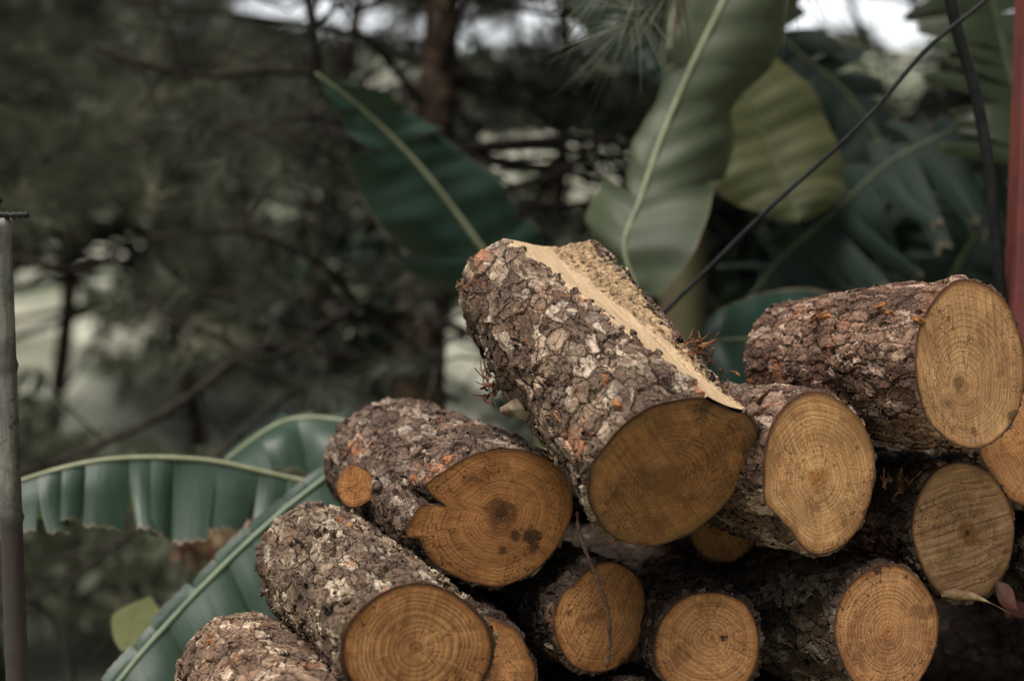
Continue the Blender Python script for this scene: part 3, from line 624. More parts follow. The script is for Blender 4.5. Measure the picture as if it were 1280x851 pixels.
mb.tube(catmull(cp, 90), .0115, 12); props(mb.build('black_hose', M_black), 'thick black hose hanging in a curve beside the red post', 'hose')
mb = MB(); mb.tube(catmull([P(1300, -70, 2.6), P(1235, -2, 2.62), P(1160, 60, 2.66), P(1100, 130, 2.7), P(1040, 190, 2.74), P(960, 262, 2.8), P(900, 321, 2.85), P(833, 388, 2.9), P(770, 450, 2.95), P(700, 520, 3.05)], 80), .0046, 10)
props(mb.build('black_cable', M_black), 'thin black cable slanting down from the upper right behind the large log', 'cable')


# ------------------------------------------------------------------ ground and hill
m = NT('ground_soil'); p = m.obj(); n = m.noise(p, 3, 5, .6); n2 = m.noise(p, 22, 4, .6)
c = m.mix(m.ss(n, .4, .6), (.16, .165, .115), (.36, .385, .285)); c = m.mix(m.ss(n2, .5, .65, 0, .5), c, (.22, .19, .14)); m.fin(c, .95, .1); m.bump(m.math('MULTIPLY', n2, .03), 1, 1)
def terrain(name, xs, ys, mat):
    V = [(x, y, gf(x, y)) for y in ys for x in xs]
    return props(mesh(name, np.array(V), grid_faces(len(ys), len(xs), False), mat), kind='structure')
XS = np.r_[-400, -200, np.linspace(-90, -6, 60), np.linspace(-5.8, 5.8, 117), np.linspace(6, 90, 60), 200, 400]
terrain('ground', XS, np.r_[-60, -20, 0, np.linspace(1.5, 6.2, 48)], m.m)
m = NT('hill_grass'); p = m.obj(); n = m.noise(p, .9, 5, .62); n2 = m.noise(p, .25, 3)
c = m.mix(m.ss(n, .40, .60), (.13, .14, .10), (.36, .37, .30)); c = m.mix(m.ss(n2, .5, .65, 0, .7), c, (.27, .25, .20)); m.fin(c, .95, .1)
terrain('hill', XS, np.r_[np.linspace(6.2, 12, 40), np.linspace(12.6, 60, 80), 100, 300, 900], m.m)
# ------------------------------------------------------------------ pines
def foliage_mat(name, c1, c2, trans=.25, rough=.6, scale=6, spec=.3):
    m = NT(name); n = m.noise(m.n('ShaderNodeNewGeometry').outputs['Position'], scale, 3); c = m.mix(m.ss(n, .35, .65), c1, c2)
    m.fin(c, rough, spec)
    tr = m.n('ShaderNodeBsdfTranslucent'); m.put(c, tr.inputs[0]); mx = m.n('ShaderNodeMixShader'); mx.inputs[0].default_value = trans
    m.l(m.b.outputs[0], mx.inputs[1]); m.l(tr.outputs[0], mx.inputs[2]); m.l(mx.outputs[0], m.out.inputs['Surface']); return m.m
M_needle = foliage_mat('pine_needles', (.060, .068, .045), (.27, .27, .185), .3, scale=3)
M_needle2 = foliage_mat('pine_needles_dark', (.030, .036, .027), (.13, .135, .095), .25, scale=3)
M_trunk = bark_material('pine_trunk_bark', 101, tone=.55, disp=False, scale=22)
M_limb = simple_mat('pine_limb_bark', (.040, .034, .028), (.018, .016, .014), 30, .9, .1)
# places where the far slope or the sky shows between the boughs (photo px: centre, half size)
GAPS = [(130, 310, 60, 38), (50, 390, 55, 60), (60, 480, 60, 45), (245, 540, 110, 45), (690, 215, 100, 48), (430, 375, 40, 45), (420, 18, 62, 26), (560, 25, 30, 26), (600, 55, 34, 28), (690, 25, 50, 28),
        (330, 12, 30, 14), (590, 440, 35, 60), (120, 700, 190, 70), (320, 670, 110, 70), (1075, 30, 90, 60), (330, 245, 45, 22), (480, 90, 25, 30), (100, 130, 30, 20), (1080, 110, 60, 40), (400, 250, 26, 20)]
def in_gap(p, f=1.25):
    u, v, d = proj(p)
    if d < 0: return False
    return any(((u-a)/(c*f))**2+((v-b)/(e*f))**2 < 1 for a, b, c, e in GAPS)
def tuft(V, T, c, d, n, ln, rs, wd=.0021):
    d = d/np.linalg.norm(d); a = rs.randn(n, 3); a -= (a@d)[:, None]*d; a /= np.linalg.norm(a, axis=1)[:, None]
    sp = rs.uniform(.15, 1.3, n)[:, None]; dr = d*np.cos(sp)+a*np.sin(sp); L_ = ln*rs.uniform(.6, 1.1, n)[:, None]
    s = rs.randn(n, 3); s -= (s*dr).sum(1)[:, None]*dr; s /= np.linalg.norm(s, axis=1)[:, None]
    b = c+d*rs.uniform(-.5, .5, n)[:, None]*ln*.7; tip = b+dr*L_; tip[:, 2] -= .12*L_[:, 0]
    o = len(V[0]) if False else sum(len(x) for x in V)
    V.append(np.stack([b-s*wd, b+s*wd, tip], 1).reshape(-1, 3)); T.append(np.arange(n*3).reshape(-1, 3)+o)
def pine(base, h, r, seed, nb, label, zlo=.2, spread=1.6, lean=(0, 0), tufts=5, needles=60, dense=1., mat=None, extra=None, ln=.17, path=None):
    rs = np.random.RandomState(seed); rr = random.Random(seed); bx, by = base; bz = gf(bx, by); h = h-bz; zlo = zlo-bz*(.6 if zlo < 1 else 1)
    root = empty('pine_tree', (bx, by, bz), label=label, cat='pine tree', group='pine trees growing behind the log pile')
    pts = [Vector((lean[0]*t*h+.10*math.sin(t*7+seed)+.16*math.sin(t*2.6+seed*2)-.16*math.sin(seed*2), lean[1]*t*h, t*h-.1)) for t in np.linspace(0, 1, 24)] if path is None else path
    mb = MB(); mb.tube(pts, [r*(1-.75*i/(len(pts)-1))+.004*math.sin(i*2.3) for i in range(len(pts))], 16); mb.build('trunk', M_trunk, root)
    limbs = MB(); NV = []; NT_ = []
    def twigs(p, d, ln_, k):
        for _ in range(k):
            q = p+Vector((rr.gauss(0, 1), rr.gauss(0, 1), rr.gauss(0, .6)))*.12; dd = (d+Vector((rr.gauss(0, 1), rr.gauss(0, 1), rr.gauss(0, .7)+.1))*.8).normalized(); e = q+dd*.26
            w_ = Vector((bx, by, bz))+e
            if in_gap(w_): continue
            limbs.tube([p, (p+e)/2+Vector((0, 0, .02)), e], [.005, .004, .003], 5, False)
            tuft(NV, NT_, np.array(e), np.array(dd), needles, ln_, rs)
    for i in range(nb):
        z = zlo+(h*.96-zlo)*((i+rr.random())/nb)**1.15; t = (z+.1)/h; c = pts[min(len(pts)-1, int(t*(len(pts)-1)))]; a = rr.uniform(0, 6.283)
        L_ = spread*(1-.7*max(0, z-(2.4 if zlo > 2 else 0))/h)*rr.uniform(.6, 1.15)+.15; d = Vector((math.cos(a), math.sin(a), rr.uniform(-.35, .8))); bp = []
        for j in range(9):
            s = j/8; bp.append(c+d*L_*s+Vector((0, 0, -.25*L_*s*s))+Vector((rr.gauss(0, 1), rr.gauss(0, 1), rr.gauss(0, 1)))*.025*L_*s)
        limbs.tube(bp, [.020*(1-.8*j/8)*(L_/1.6)+.003 for j in range(9)], 6, False)
        for j in range(3, 9):
            if rr.random() < dense: twigs(bp[j], (bp[j]-bp[j-1]).normalized(), ln, max(1, int(tufts*L_/8*rr.uniform(.6, 1.6)+.5)))
    for (bp, r0, r1, tf) in (extra or []):
        q = [Vector(p)-Vector((bx, by, bz)) for p in bp]; q = catmull(q, 36); limbs.tube(q, [r0+(r1-r0)*i/36 for i in range(37)], 7, False)
        for j in range(6, 37, 3):
            if tf: twigs(q[j], (q[j]-q[j-1]).normalized(), ln, tf if rr.random() < .6 else 0)
            if rr.random() < .8:  # bare side twigs
                dd = Vector((rr.gauss(0, 1), rr.gauss(0, .5), rr.gauss(-.5, 1))).normalized(); e = q[j]+dd*rr.uniform(.1, .3)
                limbs.tube([q[j], (q[j]+e)/2+Vector((rr.gauss(0, .02), 0, rr.gauss(0, .02))), e], [.005, .004, .0025], 5, False)
    limbs.build('limbs', M_limb, root)
    if NV: mesh('crown', np.concatenate(NV), np.concatenate(NT_), mat or M_needle, root, smooth=False)
def pxy(u, d): p = P(u, 425, d); return (p.x, p.y)
# the tree whose trunk shows behind the middle of the pile
tb = pxy(522, 5.4); tp = [Vector(P(u, v, 5.4))-Vector((tb[0], tb[1], gf(*tb))) for u, v in ((530, 800), (527, 600), (524, 480), (527, 400), (532, 320), (540, 200), (548, 100), (553, 0), (558, -150), (562, -350), (560, -600), (556, -900))]
tp[0].z = -.05
ex = [([P(525, 475, 5.3), P(430, 446, 5.1), P(330, 433, 4.9), P(290, 455, 4.8), P(200, 520, 4.6), P(60, 582, 4.5), P(-60, 606, 4.4)], .028, .008, 0),
      ([P(540, 205, 5.3), P(470, 165, 5.0), P(425, 132, 4.8), P(398, 95, 4.7), P(392, 40, 4.65), P(376, -60, 4.6)], .034, .014, 0),
      ([P(398, 92, 4.7), P(330, 90, 4.6), P(270, 96, 4.5), P(205, 88, 4.4), P(120, 60, 4.3)], .014, .006, 0),
      ([P(530, 250, 5.3), P(620, 240, 5.2), P(700, 216, 5.1), P(745, 182, 5.0), P(800, 150, 5.0)], .026, .010, 0),
      ([P(540, 190, 5.4), P(640, 180, 5.2), P(740, 174, 5.1), P(800, 190, 5.0), P(870, 205, 5.0)], .024, .008, 0),
      ([P(530, 300, 5.4), P(600, 262, 5.2), P(690, 255, 5.1), P(770, 268, 5.1)], .02, .008, 0),
      ([P(524, 440, 5.3), P(450, 380, 5.0), P(400, 330, 4.8), P(300, 290, 4.6), P(180, 300, 4.5)], .018, .006, 0),
      ([P(524, 460, 5.3), P(440, 470, 4.8), P(350, 500, 4.5), P(250, 590, 4.3), P(120, 700, 4.2), P(20, 760, 4.2)], .014, .005, 0),
      ([P(545, 150, 5.4), P(470, 60, 5.2), P(430, 40, 5.1), P(300, 20, 5.0), P(160, 0, 4.9)], .018, .006, 0)]
pine(tb, 3.4, .118, 21, 60, 'nearest pine, its dark trunk rising behind the middle of the pile', zlo=.6, spread=1.5, extra=ex, path=tp, tufts=7, mat=M_needle2)
PL = [(-290, 5.4, 'nearest pine at the upper left with soft drooping needles', 38, M_needle, 2.3, 52, 11), (60, 11.5, 'pine with pale needles at the far left', 31, M_needle, 2.9, 100, 16), (-260, 7.0, 'pine growing beyond the left edge behind the bamboo post', 32, M_needle, 2.4, 60, 15),
      (235, 10.8, 'pine with drooping needle tufts between the bamboo post and the notched log', 33, M_needle, 2.8, 100, 16), (400, 9.6, 'pine behind the upper left branches', 34, M_needle2, 2.6, 75, 12),
      (690, 9.4, 'dark pine behind the leaning log', 35, M_needle2, 2.6, 90, 15), (880, 10, 'dark pine behind the broad banana leaf', 36, M_needle2, 2.6, 90, 14), (1180, 10.5, 'dark pine behind the right banana fronds', 37, M_needle2, 2.2, 70, 12)]
for (u, d, lb, sd_, mt, spd, nb, tf) in PL:
    pine(pxy(u, d), 4.6, .075, sd_, nb, lb, zlo=.75, spread=spd, tufts=tf, mat=mt, needles=65, ln=.23)
for (x_, y_, lb, sd_) in [(2.9, 4.3, 'unseen pine with high boughs added to shade the right of the slope', 42), (.70, 5.9, 'unseen pine with high boughs added to shade the middle of the slope', 43)]:  # pines added above the view to keep the sun off the background
    pine((x_, y_), 4.6, .09, sd_, 70, lb, zlo=2.35, spread=2.8, tufts=(8, 15, 7)[sd_-41], mat=M_needle2, needles=55, ln=.22)
# ------------------------------------------------------------------ banana plants
def blade_mat(name, c1, c2, trans=.3, rough=.45, vein=.5):
    m = NT(name); uv = m.uv(); x = m.sep(uv); n = m.noise(m.comb(m.math('MULTIPLY', x[0], 130.), m.math('MULTIPLY', x[1], 2.), 0), 1, 3); big = m.noise(m.obj(), 5, 3)
    c = m.mix(m.ss(n, .3, .7, 0, vein), c1, c2); c = m.mix(m.ss(big, .4, .65, 0, .4), c, tuple(k*.6 for k in c1))
    c = m.mix(m.ss(m.math('ADD', m.math('ABSOLUTE', x[1]), m.math('MULTIPLY', m.math('SUBTRACT', m.noise(m.obj(), 30, 3), .5), .12)), .95, .99, 0, .6), c, (.20, .15, .09)); c = m.mix(m.ss(m.noise(m.obj(), 40, 4, .7), .62, .70, 0, .5), c, tuple(k*.5 for k in c1))
    m.fin(c, rough, .4); m.bump(m.math('MULTIPLY', n, .0015), .6, 1)
    tr = m.n('ShaderNodeBsdfTranslucent'); m.put(m.mix(.5, c, (.16, .20, .04)), tr.inputs[0]); mx = m.n('ShaderNodeMixShader'); mx.inputs[0].default_value = trans
    m.l(m.b.outputs[0], mx.inputs[1]); m.l(tr.outputs[0], mx.inputs[2]); m.l(mx.outputs[0], m.out.inputs['Surface']); return m.m
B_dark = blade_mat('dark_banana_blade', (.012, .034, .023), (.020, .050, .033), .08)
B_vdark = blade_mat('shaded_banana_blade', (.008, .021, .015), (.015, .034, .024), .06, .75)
B_light = blade_mat('pale_banana_blade', (.070, .090, .050), (.105, .122, .070), .3, .55)
B_olive = blade_mat('backlit_banana_blade', (.14, .15, .068), (.185, .19, .09), .45, .6)
B_teal = blade_mat('pleated_banana_blade', (.027, .055, .038), (.052, .087, .062), .2, .45)
M_rib = simple_mat('banana_midrib', (.26, .27, .17), (.19, .21, .12), 20, .5, .35)
M_ribd = simple_mat('dark_banana_midrib', (.12, .13, .07), (.07, .09, .05), 20, .5, .35)
M_ribg = simple_mat('green_banana_midrib', (.15, .19, .12), (.10, .14, .09), 20, .5, .35)
M_stem = simple_mat('banana_stem', (.12, .14, .07), (.10, .07, .04), 8, .6, .3, .01, (1, 1, .2))
def rs_curve(pts, n): return catmull(pts, n)
def leaf(root, org, mid, le, re, mat, rib=None, rr=(.010, .003), seg=1, gap=0., pleat=.006, freq=9, seed=0, sag=.03, label=None, jag=.012):
    rs = random.Random(seed); NS = max(60, seg*10); ns = NS//seg; n = ns*seg; Mc = rs_curve([P(*a) for a in mid], n); Lc = rs_curve([P(*a) for a in le], n); Rc = rs_curve([P(*a) for a in re], n)
    V = []; Fc = []; U = []; nt = 9
    for side, E in ((-1, Lc), (1, Rc)):
        ws = np.cumsum([rs.uniform(.55, 1.6) for _ in range(seg)]) if seg > 4 else np.arange(1, seg+1.); bd = [0]+[max(2*(q_+1), int(round(w_/ws[-1]*n))) for q_, w_ in enumerate(ws)]; bd[-1] = n
        for k in range(seg):
            i0 = bd[k]; i1 = bd[k+1]; ls = 1+(rs.uniform(-.14, .10) if seg > 4 else 0); fq = rs.uniform(1, 4); cm = (E[i0]+E[i1])/2; off = Vector((rs.gauss(0, 1), rs.gauss(0, 1), rs.gauss(0, .5)))*jag*(1 if seg > 1 else 0); g = gap*rs.uniform(.3, 1.5); o = len(V); ph = rs.uniform(0, 6.28)
            for i in range(i0, i1+1):
                s = i/n; tang = (Mc[min(i+1, n)]-Mc[max(i-1, 0)]).normalized(); ax = (E[i]-Mc[i]); nrm = tang.cross(ax); nrm = nrm.normalized() if nrm.length > 1e-6 else Vector((0, -1, 0))
                if nrm.y > 0: nrm = -nrm
                for j in range(nt):
                    t = j/(nt-1); e = E[i].lerp(cm, g*t*.6)+off*t*min(1, ax.length/.08); p = Mc[i].lerp(e, t)
                    u_ = (i-i0)/(i1-i0); p = p.lerp(Mc[i].lerp(e, t*ls*(1+(.035*math.sin(u_*9*fq)+.02*math.sin(u_*23*fq))*(seg > 4))), 1.)
                    amp = (pleat*math.sin(s*freq*6.283)*t**.7+.25*pleat*math.sin(s*freq*2.7*6.283+t*2)) if seg < 5 else pleat*(.45*math.sin(u_*math.pi)+1.5*(u_-.5)*math.cos(ph)+.3*(k % 2))*min(1, t*2.5); amp *= min(1, ax.length/.08)
                    p = p+nrm*(amp+sag*math.sin(t*math.pi)*min(1, ax.length*4))
                    V.append(p-org); U.append((s, side*t))
            for f in grid_faces(i1-i0+1, nt, False): Fc.append(tuple(int(q)+o for q in (f if side < 0 else f[::-1])))
    b = mesh('leaf', np.array([tuple(v) for v in V]), Fc, mat, root, uv=np.array(U), **({'label': label} if label else {}))
    if rib:
        mb = MB(); mb.tube([c-org for c in Mc], [rr[0]+(rr[1]-rr[0])*i/n for i in range(n+1)], 8); mb.build('midrib', rib, b)
    return b
def plant(u, d, label, top_v, r=.09):
    c = P(u, 425, d); org = Vector((c.x, c.y, gf(c.x, c.y))); root = empty('banana_plant', org, label=label, cat='banana plant', group='banana plants growing behind the log pile')
    zt = P(u, top_v, d).z-org.z; mb = MB(); mb.tube([Vector((0, 0, -.05)), Vector((.01, 0, zt*.3)), Vector((0, .01, zt*.7)), Vector((0, 0, zt))], [r, r*.9, r*.75, r*.4], 20); mb.build('stem', M_stem, root)
    return root, org
def petiole(root, org, pts, r=(.02, .010), mat=None):
    mb = MB(); mb.tube([p-org for p in catmull(pts, 24)], [r[0]+(r[1]-r[0])*i/24 for i in range(25)], 9); mb.build('leaf_stalk', mat or M_rib, root)
# left plant: arched fronds beside the notched log
r1, o1 = plant(520, 3.35, 'banana plant with pleated arching fronds left of the pile', 640, .07)
leaf(r1, o1, [(425, 606, 3.12), (380, 601, 3.1), (330, 590, 3.08), (270, 577, 3.05), (210, 572, 3.02), (150, 573, 3.0), (100, 580, 2.98), (50, 593, 2.96), (0, 611, 2.94), (-70, 645, 2.92)],
     [(425, 640, 3.06), (375, 660, 3.04), (322, 668, 3.02), (265, 664, 3.0), (210, 666, 2.97), (150, 658, 2.95), (100, 658, 2.93), (50, 665, 2.91), (0, 676, 2.89), (-70, 690, 2.87)],
     [(425, 625, 3.25), (378, 640, 3.25), (325, 645, 3.24), (267, 640, 3.22), (210, 640, 3.2), (150, 635, 3.17), (100, 636, 3.15), (50, 640, 3.12), (0, 655, 3.1), (-70, 670, 3.05)],
     B_teal, M_rib, (.0062, .005), seg=12, gap=.14, pleat=.018, jag=.012, freq=14, seed=3, sag=-.01, label='pleated frond arching to the left edge')
leaf(r1, o1, [(500, 556, 3.3), (460, 535, 3.32), (422, 525, 3.33), (382, 522, 3.33), (340, 533, 3.32), (282, 575, 3.3)],
     [(497, 550, 3.36), (460, 532, 3.4), (422, 522, 3.4), (382, 518, 3.4), (340, 530, 3.38), (282, 574, 3.34)],
     [(500, 590, 3.25), (465, 592, 3.25), (430, 600, 3.22), (395, 608, 3.22), (350, 606, 3.2), (290, 592, 3.2)], B_teal, M_rib, (.007, .004), seg=5, gap=.03, pleat=.018, freq=6, seed=5, sag=.02)
leaf(r1, o1, [(470, 548, 3.1), (440, 572, 3.05), (400, 602, 3.0), (350, 642, 2.95), (300, 687, 2.9), (240, 747, 2.85), (185, 807, 2.8), (140, 862, 2.75), (90, 925, 2.7)],
     [(466, 540, 3.11), (432, 564, 3.06), (389, 591, 3.01), (339, 630, 2.96), (289, 674, 2.91), (229, 734, 2.86), (173, 795, 2.81), (128, 850, 2.76), (80, 915, 2.71)],
     [(500, 600, 3.0), (480, 640, 2.98), (440, 690, 2.95), (395, 745, 2.9), (345, 795, 2.85), (290, 850, 2.8), (235, 905, 2.75), (190, 950, 2.7), (140, 990, 2.65)],
     B_teal, M_ribg, (.007, .006), seg=12, gap=.10, pleat=.016, jag=.004, freq=15, seed=7, sag=.0, label='long frond slanting down to the lower left')
petiole(r1, o1, [P(520, 640, 3.35), P(500, 590, 3.3), P(470, 548, 3.12)])
petiole(r1, o1, [P(520, 640, 3.35), P(480, 610, 3.2), P(425, 606, 3.12)])
petiole(r1, o1, [P(520, 640, 3.35), P(520, 580, 3.33), P(500, 556, 3.3)])
# middle plant: the broad dark leaf
r2, o2 = plant(690, 4.3, 'banana plant with a broad dark leaf behind the leaning log', 430, .08)
leaf(r2, o2, [(660, 395, 4.15), (640, 362, 4.1), (606, 316, 4.05), (550, 240, 4.0), (500, 182, 3.95), (445, 130, 3.9), (395, 92, 3.85)],
     [(650, 385, 4.1), (575, 352, 4.1), (510, 310, 4.05), (455, 250, 4.0), (428, 185, 3.95), (405, 145, 3.9), (393, 94, 3.85)],
     [(665, 380, 4.2), (668, 330, 4.2), (655, 270, 4.15), (610, 205, 4.1), (550, 165, 4.05), (480, 120, 3.95), (397, 90, 3.85)], B_dark, M_rib, (.013, .004), seg=3, gap=.03, pleat=.012, freq=5, seed=11, sag=.05, jag=.03, label='broad dark green leaf with a pale midrib')
petiole(r2, o2, [P(690, 430, 4.3), P(680, 410, 4.2), P(660, 395, 4.15)])
# right plant: pale broad leaf, backlit leaf, tattered fronds
r3, o3 = plant(1010, 3.9, 'low banana plant with tattered dark fronds, its stem hidden behind the upper right log', 430, .09)
r4, o4 = plant(852, 4.2, 'tall banana plant with a broad pale hanging leaf and a backlit olive leaf', -160, .085)
top3 = P(1010, 430, 3.9); top4 = P(852, -150, 4.2)
leaf(r4, o4, [(935, -80, 3.55), (906, -2, 3.5), (865, 82, 3.45), (826, 175, 3.4), (800, 250, 3.35), (780, 308, 3.3), (800, 368, 3.28)],
     [(850, -90, 3.6), (838, 0, 3.55), (812, 92, 3.5), (778, 160, 3.48), (762, 225, 3.45), (752, 290, 3.4), (790, 368, 3.3)],
     [(1060, -70, 3.6), (1006, -2, 3.55), (965, 85, 3.55), (912, 150, 3.5), (906, 232, 3.45), (872, 322, 3.35), (832, 376, 3.3)], B_light, M_rib, (.009, .004), seg=3, gap=.02, pleat=.012, freq=4, seed=17, sag=.04, jag=.03, label='broad pale grey green hanging leaf')
leaf(r4, o4, [(905, 70, 3.95), (935, 125, 3.92), (962, 185, 3.9), (985, 240, 3.85), (1000, 274, 3.8)],
     [(868, 80, 3.95), (850, 150, 3.9), (878, 225, 3.88), (938, 262, 3.84), (998, 279, 3.8)], [(945, 55, 4.0), (1005, 100, 3.98), (1040, 165, 3.95), (1055, 240, 3.9), (1004, 277, 3.82)], B_olive, M_ribd, (.008, .003), pleat=.008, freq=4, seed=19, sag=.04, label='backlit olive leaf')
leaf(r3, o3, [(830, 505, 4.1), (880, 440, 4.1), (925, 390, 4.1), (975, 325, 4.05), (1040, 268, 4.0), (1110, 205, 3.95), (1180, 168, 3.9), (1260, 125, 3.85), (1340, 95, 3.8)],
     [(820, 490, 4.15), (868, 428, 4.15), (912, 378, 4.15), (962, 312, 4.12), (1030, 258, 4.1), (1102, 192, 4.05), (1174, 155, 4.0), (1254, 113, 3.95), (1335, 83, 3.9)],
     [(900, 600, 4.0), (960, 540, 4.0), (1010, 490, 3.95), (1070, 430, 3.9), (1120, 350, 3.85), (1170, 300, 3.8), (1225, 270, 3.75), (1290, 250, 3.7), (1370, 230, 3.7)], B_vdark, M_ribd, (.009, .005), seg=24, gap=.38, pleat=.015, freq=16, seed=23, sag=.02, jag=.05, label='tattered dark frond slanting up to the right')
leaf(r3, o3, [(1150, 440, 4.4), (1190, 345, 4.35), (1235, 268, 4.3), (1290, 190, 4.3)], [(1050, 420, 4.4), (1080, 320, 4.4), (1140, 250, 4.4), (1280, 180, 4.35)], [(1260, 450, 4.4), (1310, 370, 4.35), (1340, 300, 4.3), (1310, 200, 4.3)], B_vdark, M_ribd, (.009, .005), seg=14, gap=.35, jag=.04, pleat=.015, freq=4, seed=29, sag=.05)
leaf(r4, o4, [(1222, -60, 3.8), (1243, 10, 3.8), (1258, 75, 3.78), (1276, 140, 3.75), (1300, 215, 3.7)], [(1130, -40, 3.8), (1142, 10, 3.8), (1148, 60, 3.78), (1160, 120, 3.75), (1190, 200, 3.72)], [(1320, -70, 3.8), (1345, 0, 3.8), (1360, 60, 3.78), (1370, 130, 3.75), (1350, 200, 3.7)],
     blade_mat('olive_banana_blade', (.055, .075, .040), (.085, .105, .055), .3), M_ribd, (.009, .005), seg=9, gap=.75, pleat=.012, freq=7, seed=31, sag=.02, jag=.03, label='leaf torn into strips with the sky between them')
leaf(r4, o4, [(955, 25, 4.5), (1000, 68, 4.48), (1050, 108, 4.45), (1090, 160, 4.4), (1118, 215, 4.35), (1130, 270, 4.3)], [(940, 60, 4.5), (962, 120, 4.5), (1000, 180, 4.48), (1040, 235, 4.42), (1070, 280, 4.38), (1100, 310, 4.3)],
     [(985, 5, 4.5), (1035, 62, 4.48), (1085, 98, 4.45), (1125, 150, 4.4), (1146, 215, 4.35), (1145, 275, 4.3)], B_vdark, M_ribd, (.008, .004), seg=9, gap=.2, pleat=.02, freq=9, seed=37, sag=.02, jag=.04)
leaf(r3, o3, [(1240, 500, 3.7), (1130, 470, 3.6), (1000, 430, 3.5), (905, 425, 3.4), (870, 430, 3.4)], [(1240, 430, 3.75), (1130, 400, 3.65), (1000, 360, 3.55), (900, 388, 3.45), (868, 428, 3.4)], [(1240, 560, 3.65), (1130, 540, 3.55), (1000, 520, 3.45), (915, 510, 3.35), (872, 434, 3.4)], B_dark, M_ribd, (.009, .004), seg=1, pleat=.008, freq=3, seed=41)
leaf(r4, o4, [(722, -60, 4.6), (760, -20, 4.55), (795, 22, 4.5), (822, 62, 4.45), (838, 105, 4.4)],
     [(700, -50, 4.6), (715, 10, 4.55), (745, 55, 4.5), (790, 90, 4.45), (837, 106, 4.4)], [(760, -60, 4.6), (810, -25, 4.55), (850, 15, 4.5), (862, 60, 4.45), (840, 104, 4.4)], B_dark, M_rib, (.010, .004), pleat=.01, freq=4, seed=13, sag=.04)
for tgt in ((935, -80, 3.55), (1222, -60, 3.8), (905, 70, 3.95), (955, 25, 4.5), (722, -60, 4.6)):
    petiole(r4, o4, [top4, P((852+tgt[0])/2, -260, (4.2+tgt[2])/2), P(tgt[0]*.8+852*.2, -190, tgt[2]), P(tgt[0], min(-120, tgt[1]-40), tgt[2]), P(*tgt)], (.022, .010), M_ribd)
petiole(r3, o3, [top3, P(900, 480, 4.0), P(830, 505, 4.1)], (.02, .01), M_ribd); petiole(r3, o3, [top3, P(1080, 440, 4.2), P(1150, 440, 4.4)], (.02, .01), M_ribd); petiole(r3, o3, [top3, P(1100, 480, 3.8), P(1240, 500, 3.7)], (.02, .01), M_ribd)
leaf(r4, o4, [(845, 120, 3.62), (870, 145, 3.6), (892, 182, 3.58), (906, 218, 3.56)], [(838, 135, 3.66), (862, 172, 3.64), (882, 202, 3.6), (903, 219, 3.58)], [(858, 108, 3.6), (902, 128, 3.58), (918, 172, 3.56), (908, 216, 3.55)], B_olive, M_ribd, (.005, .002), pleat=.006, freq=3, seed=43, sag=.03)
petiole(r4, o4, [top4, P(860, -60, 3.9), P(838, 40, 3.7), P(845, 120, 3.62)], (.012, .005), M_ribd)
# young shoot with a yellow green leaf, and a pinkish shrub
c = P(165, 851, 3.1); oy = Vector((c.x, c.y, gf(c.x, c.y))); ry = empty('young_shoot', oy, label='young shoot with one blurred yellow green leaf below the arching frond', cat='plant')
M_yel = foliage_mat('yellow_leaf', (.75, .74, .38), (.62, .64, .32), .4)
leaf(ry, oy, [(160, 815, 3.1), (165, 790, 3.1), (172, 765, 3.1), (185, 745, 3.1)], [(150, 812, 3.1), (140, 790, 3.1), (144, 765, 3.1), (184, 746, 3.1)], [(170, 815, 3.1), (196, 800, 3.1), (203, 770, 3.1), (188, 745, 3.1)], M_yel, None, pleat=.004, freq=2, sag=.015)
mb = MB(); mb.tube([Vector((0, 0, 0)), P(158, 870, 3.1)-oy, P(160, 815, 3.1)-oy], [.008, .010, .008], 8); mb.build('stem', M_yel, ry)
def shrub(u, d, zc, rx, rz, n, mat, label, seed, lw=.05, name='shrub', grp=None, ry=None, gaps=True, absz=False):
    rs = np.random.RandomState(seed); c = P(u, 425, d); gz = gf(c.x, c.y); org = Vector((c.x, c.y, gz)); zc = max(zc-gz, rz*.6) if absz else zc; root = empty(name, org, label=label, cat='shrub', group=grp)
    q = rs.randn(n, 3); q /= np.linalg.norm(q, axis=1)[:, None]; q *= rs.uniform(.45, 1, n)[:, None]; cl = rs.randn(14, 3)*.55; q = q*.55+cl[rs.randint(0, 14, n)]*.6
    pos = q*np.array([rx, ry or rx, rz])+np.array([0, 0, zc]); keep = [pp[2] > .0 and not (gaps and in_gap(org+Vector(pp))) for pp in pos]; pos = pos[keep]; n = len(pos)
    a = rs.randn(n, 3); a /= np.linalg.norm(a, axis=1)[:, None]; b = np.cross(a, rs.randn(n, 3)); b /= np.linalg.norm(b, axis=1)[:, None]; L_ = lw*rs.uniform(.6, 1.5, n)[:, None]
    V = np.stack([pos-a*L_, pos+b*L_*.45, pos+a*L_, pos-b*L_*.45], 1).reshape(-1, 3); mesh('foliage', V, np.arange(n*4).reshape(-1, 4), mat, root, smooth=False)
    mb = MB(); rr = random.Random(seed)
    for k in range(9): e = Vector(pos[rr.randrange(n)]); mb.tube([Vector((rr.gauss(0, .04), rr.gauss(0, .04), -.02)), e*.5+Vector((0, 0, zc*.25)), e], [.010, .006, .003], 6, False)
    mb.build('stem', M_limb, root)
F_dk = foliage_mat('dark_shrub_leaf', (.016, .028, .018), (.035, .050, .032), .1); F_md = foliage_mat('grey_green_shrub_leaf', (.055, .065, .038), (.12, .125, .075), .2)
F_pk = foliage_mat('pink_leaf', (.60, .30, .26), (.45, .34, .22), .2); F_pale = foliage_mat('pale_scrub_leaf', (.30, .33, .23), (.46, .48, .36), .3)
shrub(258, 5.0, P(258, 676, 5.0).z, .13, .09, 420, F_pk, 'small shrub with blurred pinkish leaves below the arching frond', 51, .05, gaps=False, absz=True)
SG = 'shrubs growing between the pines'
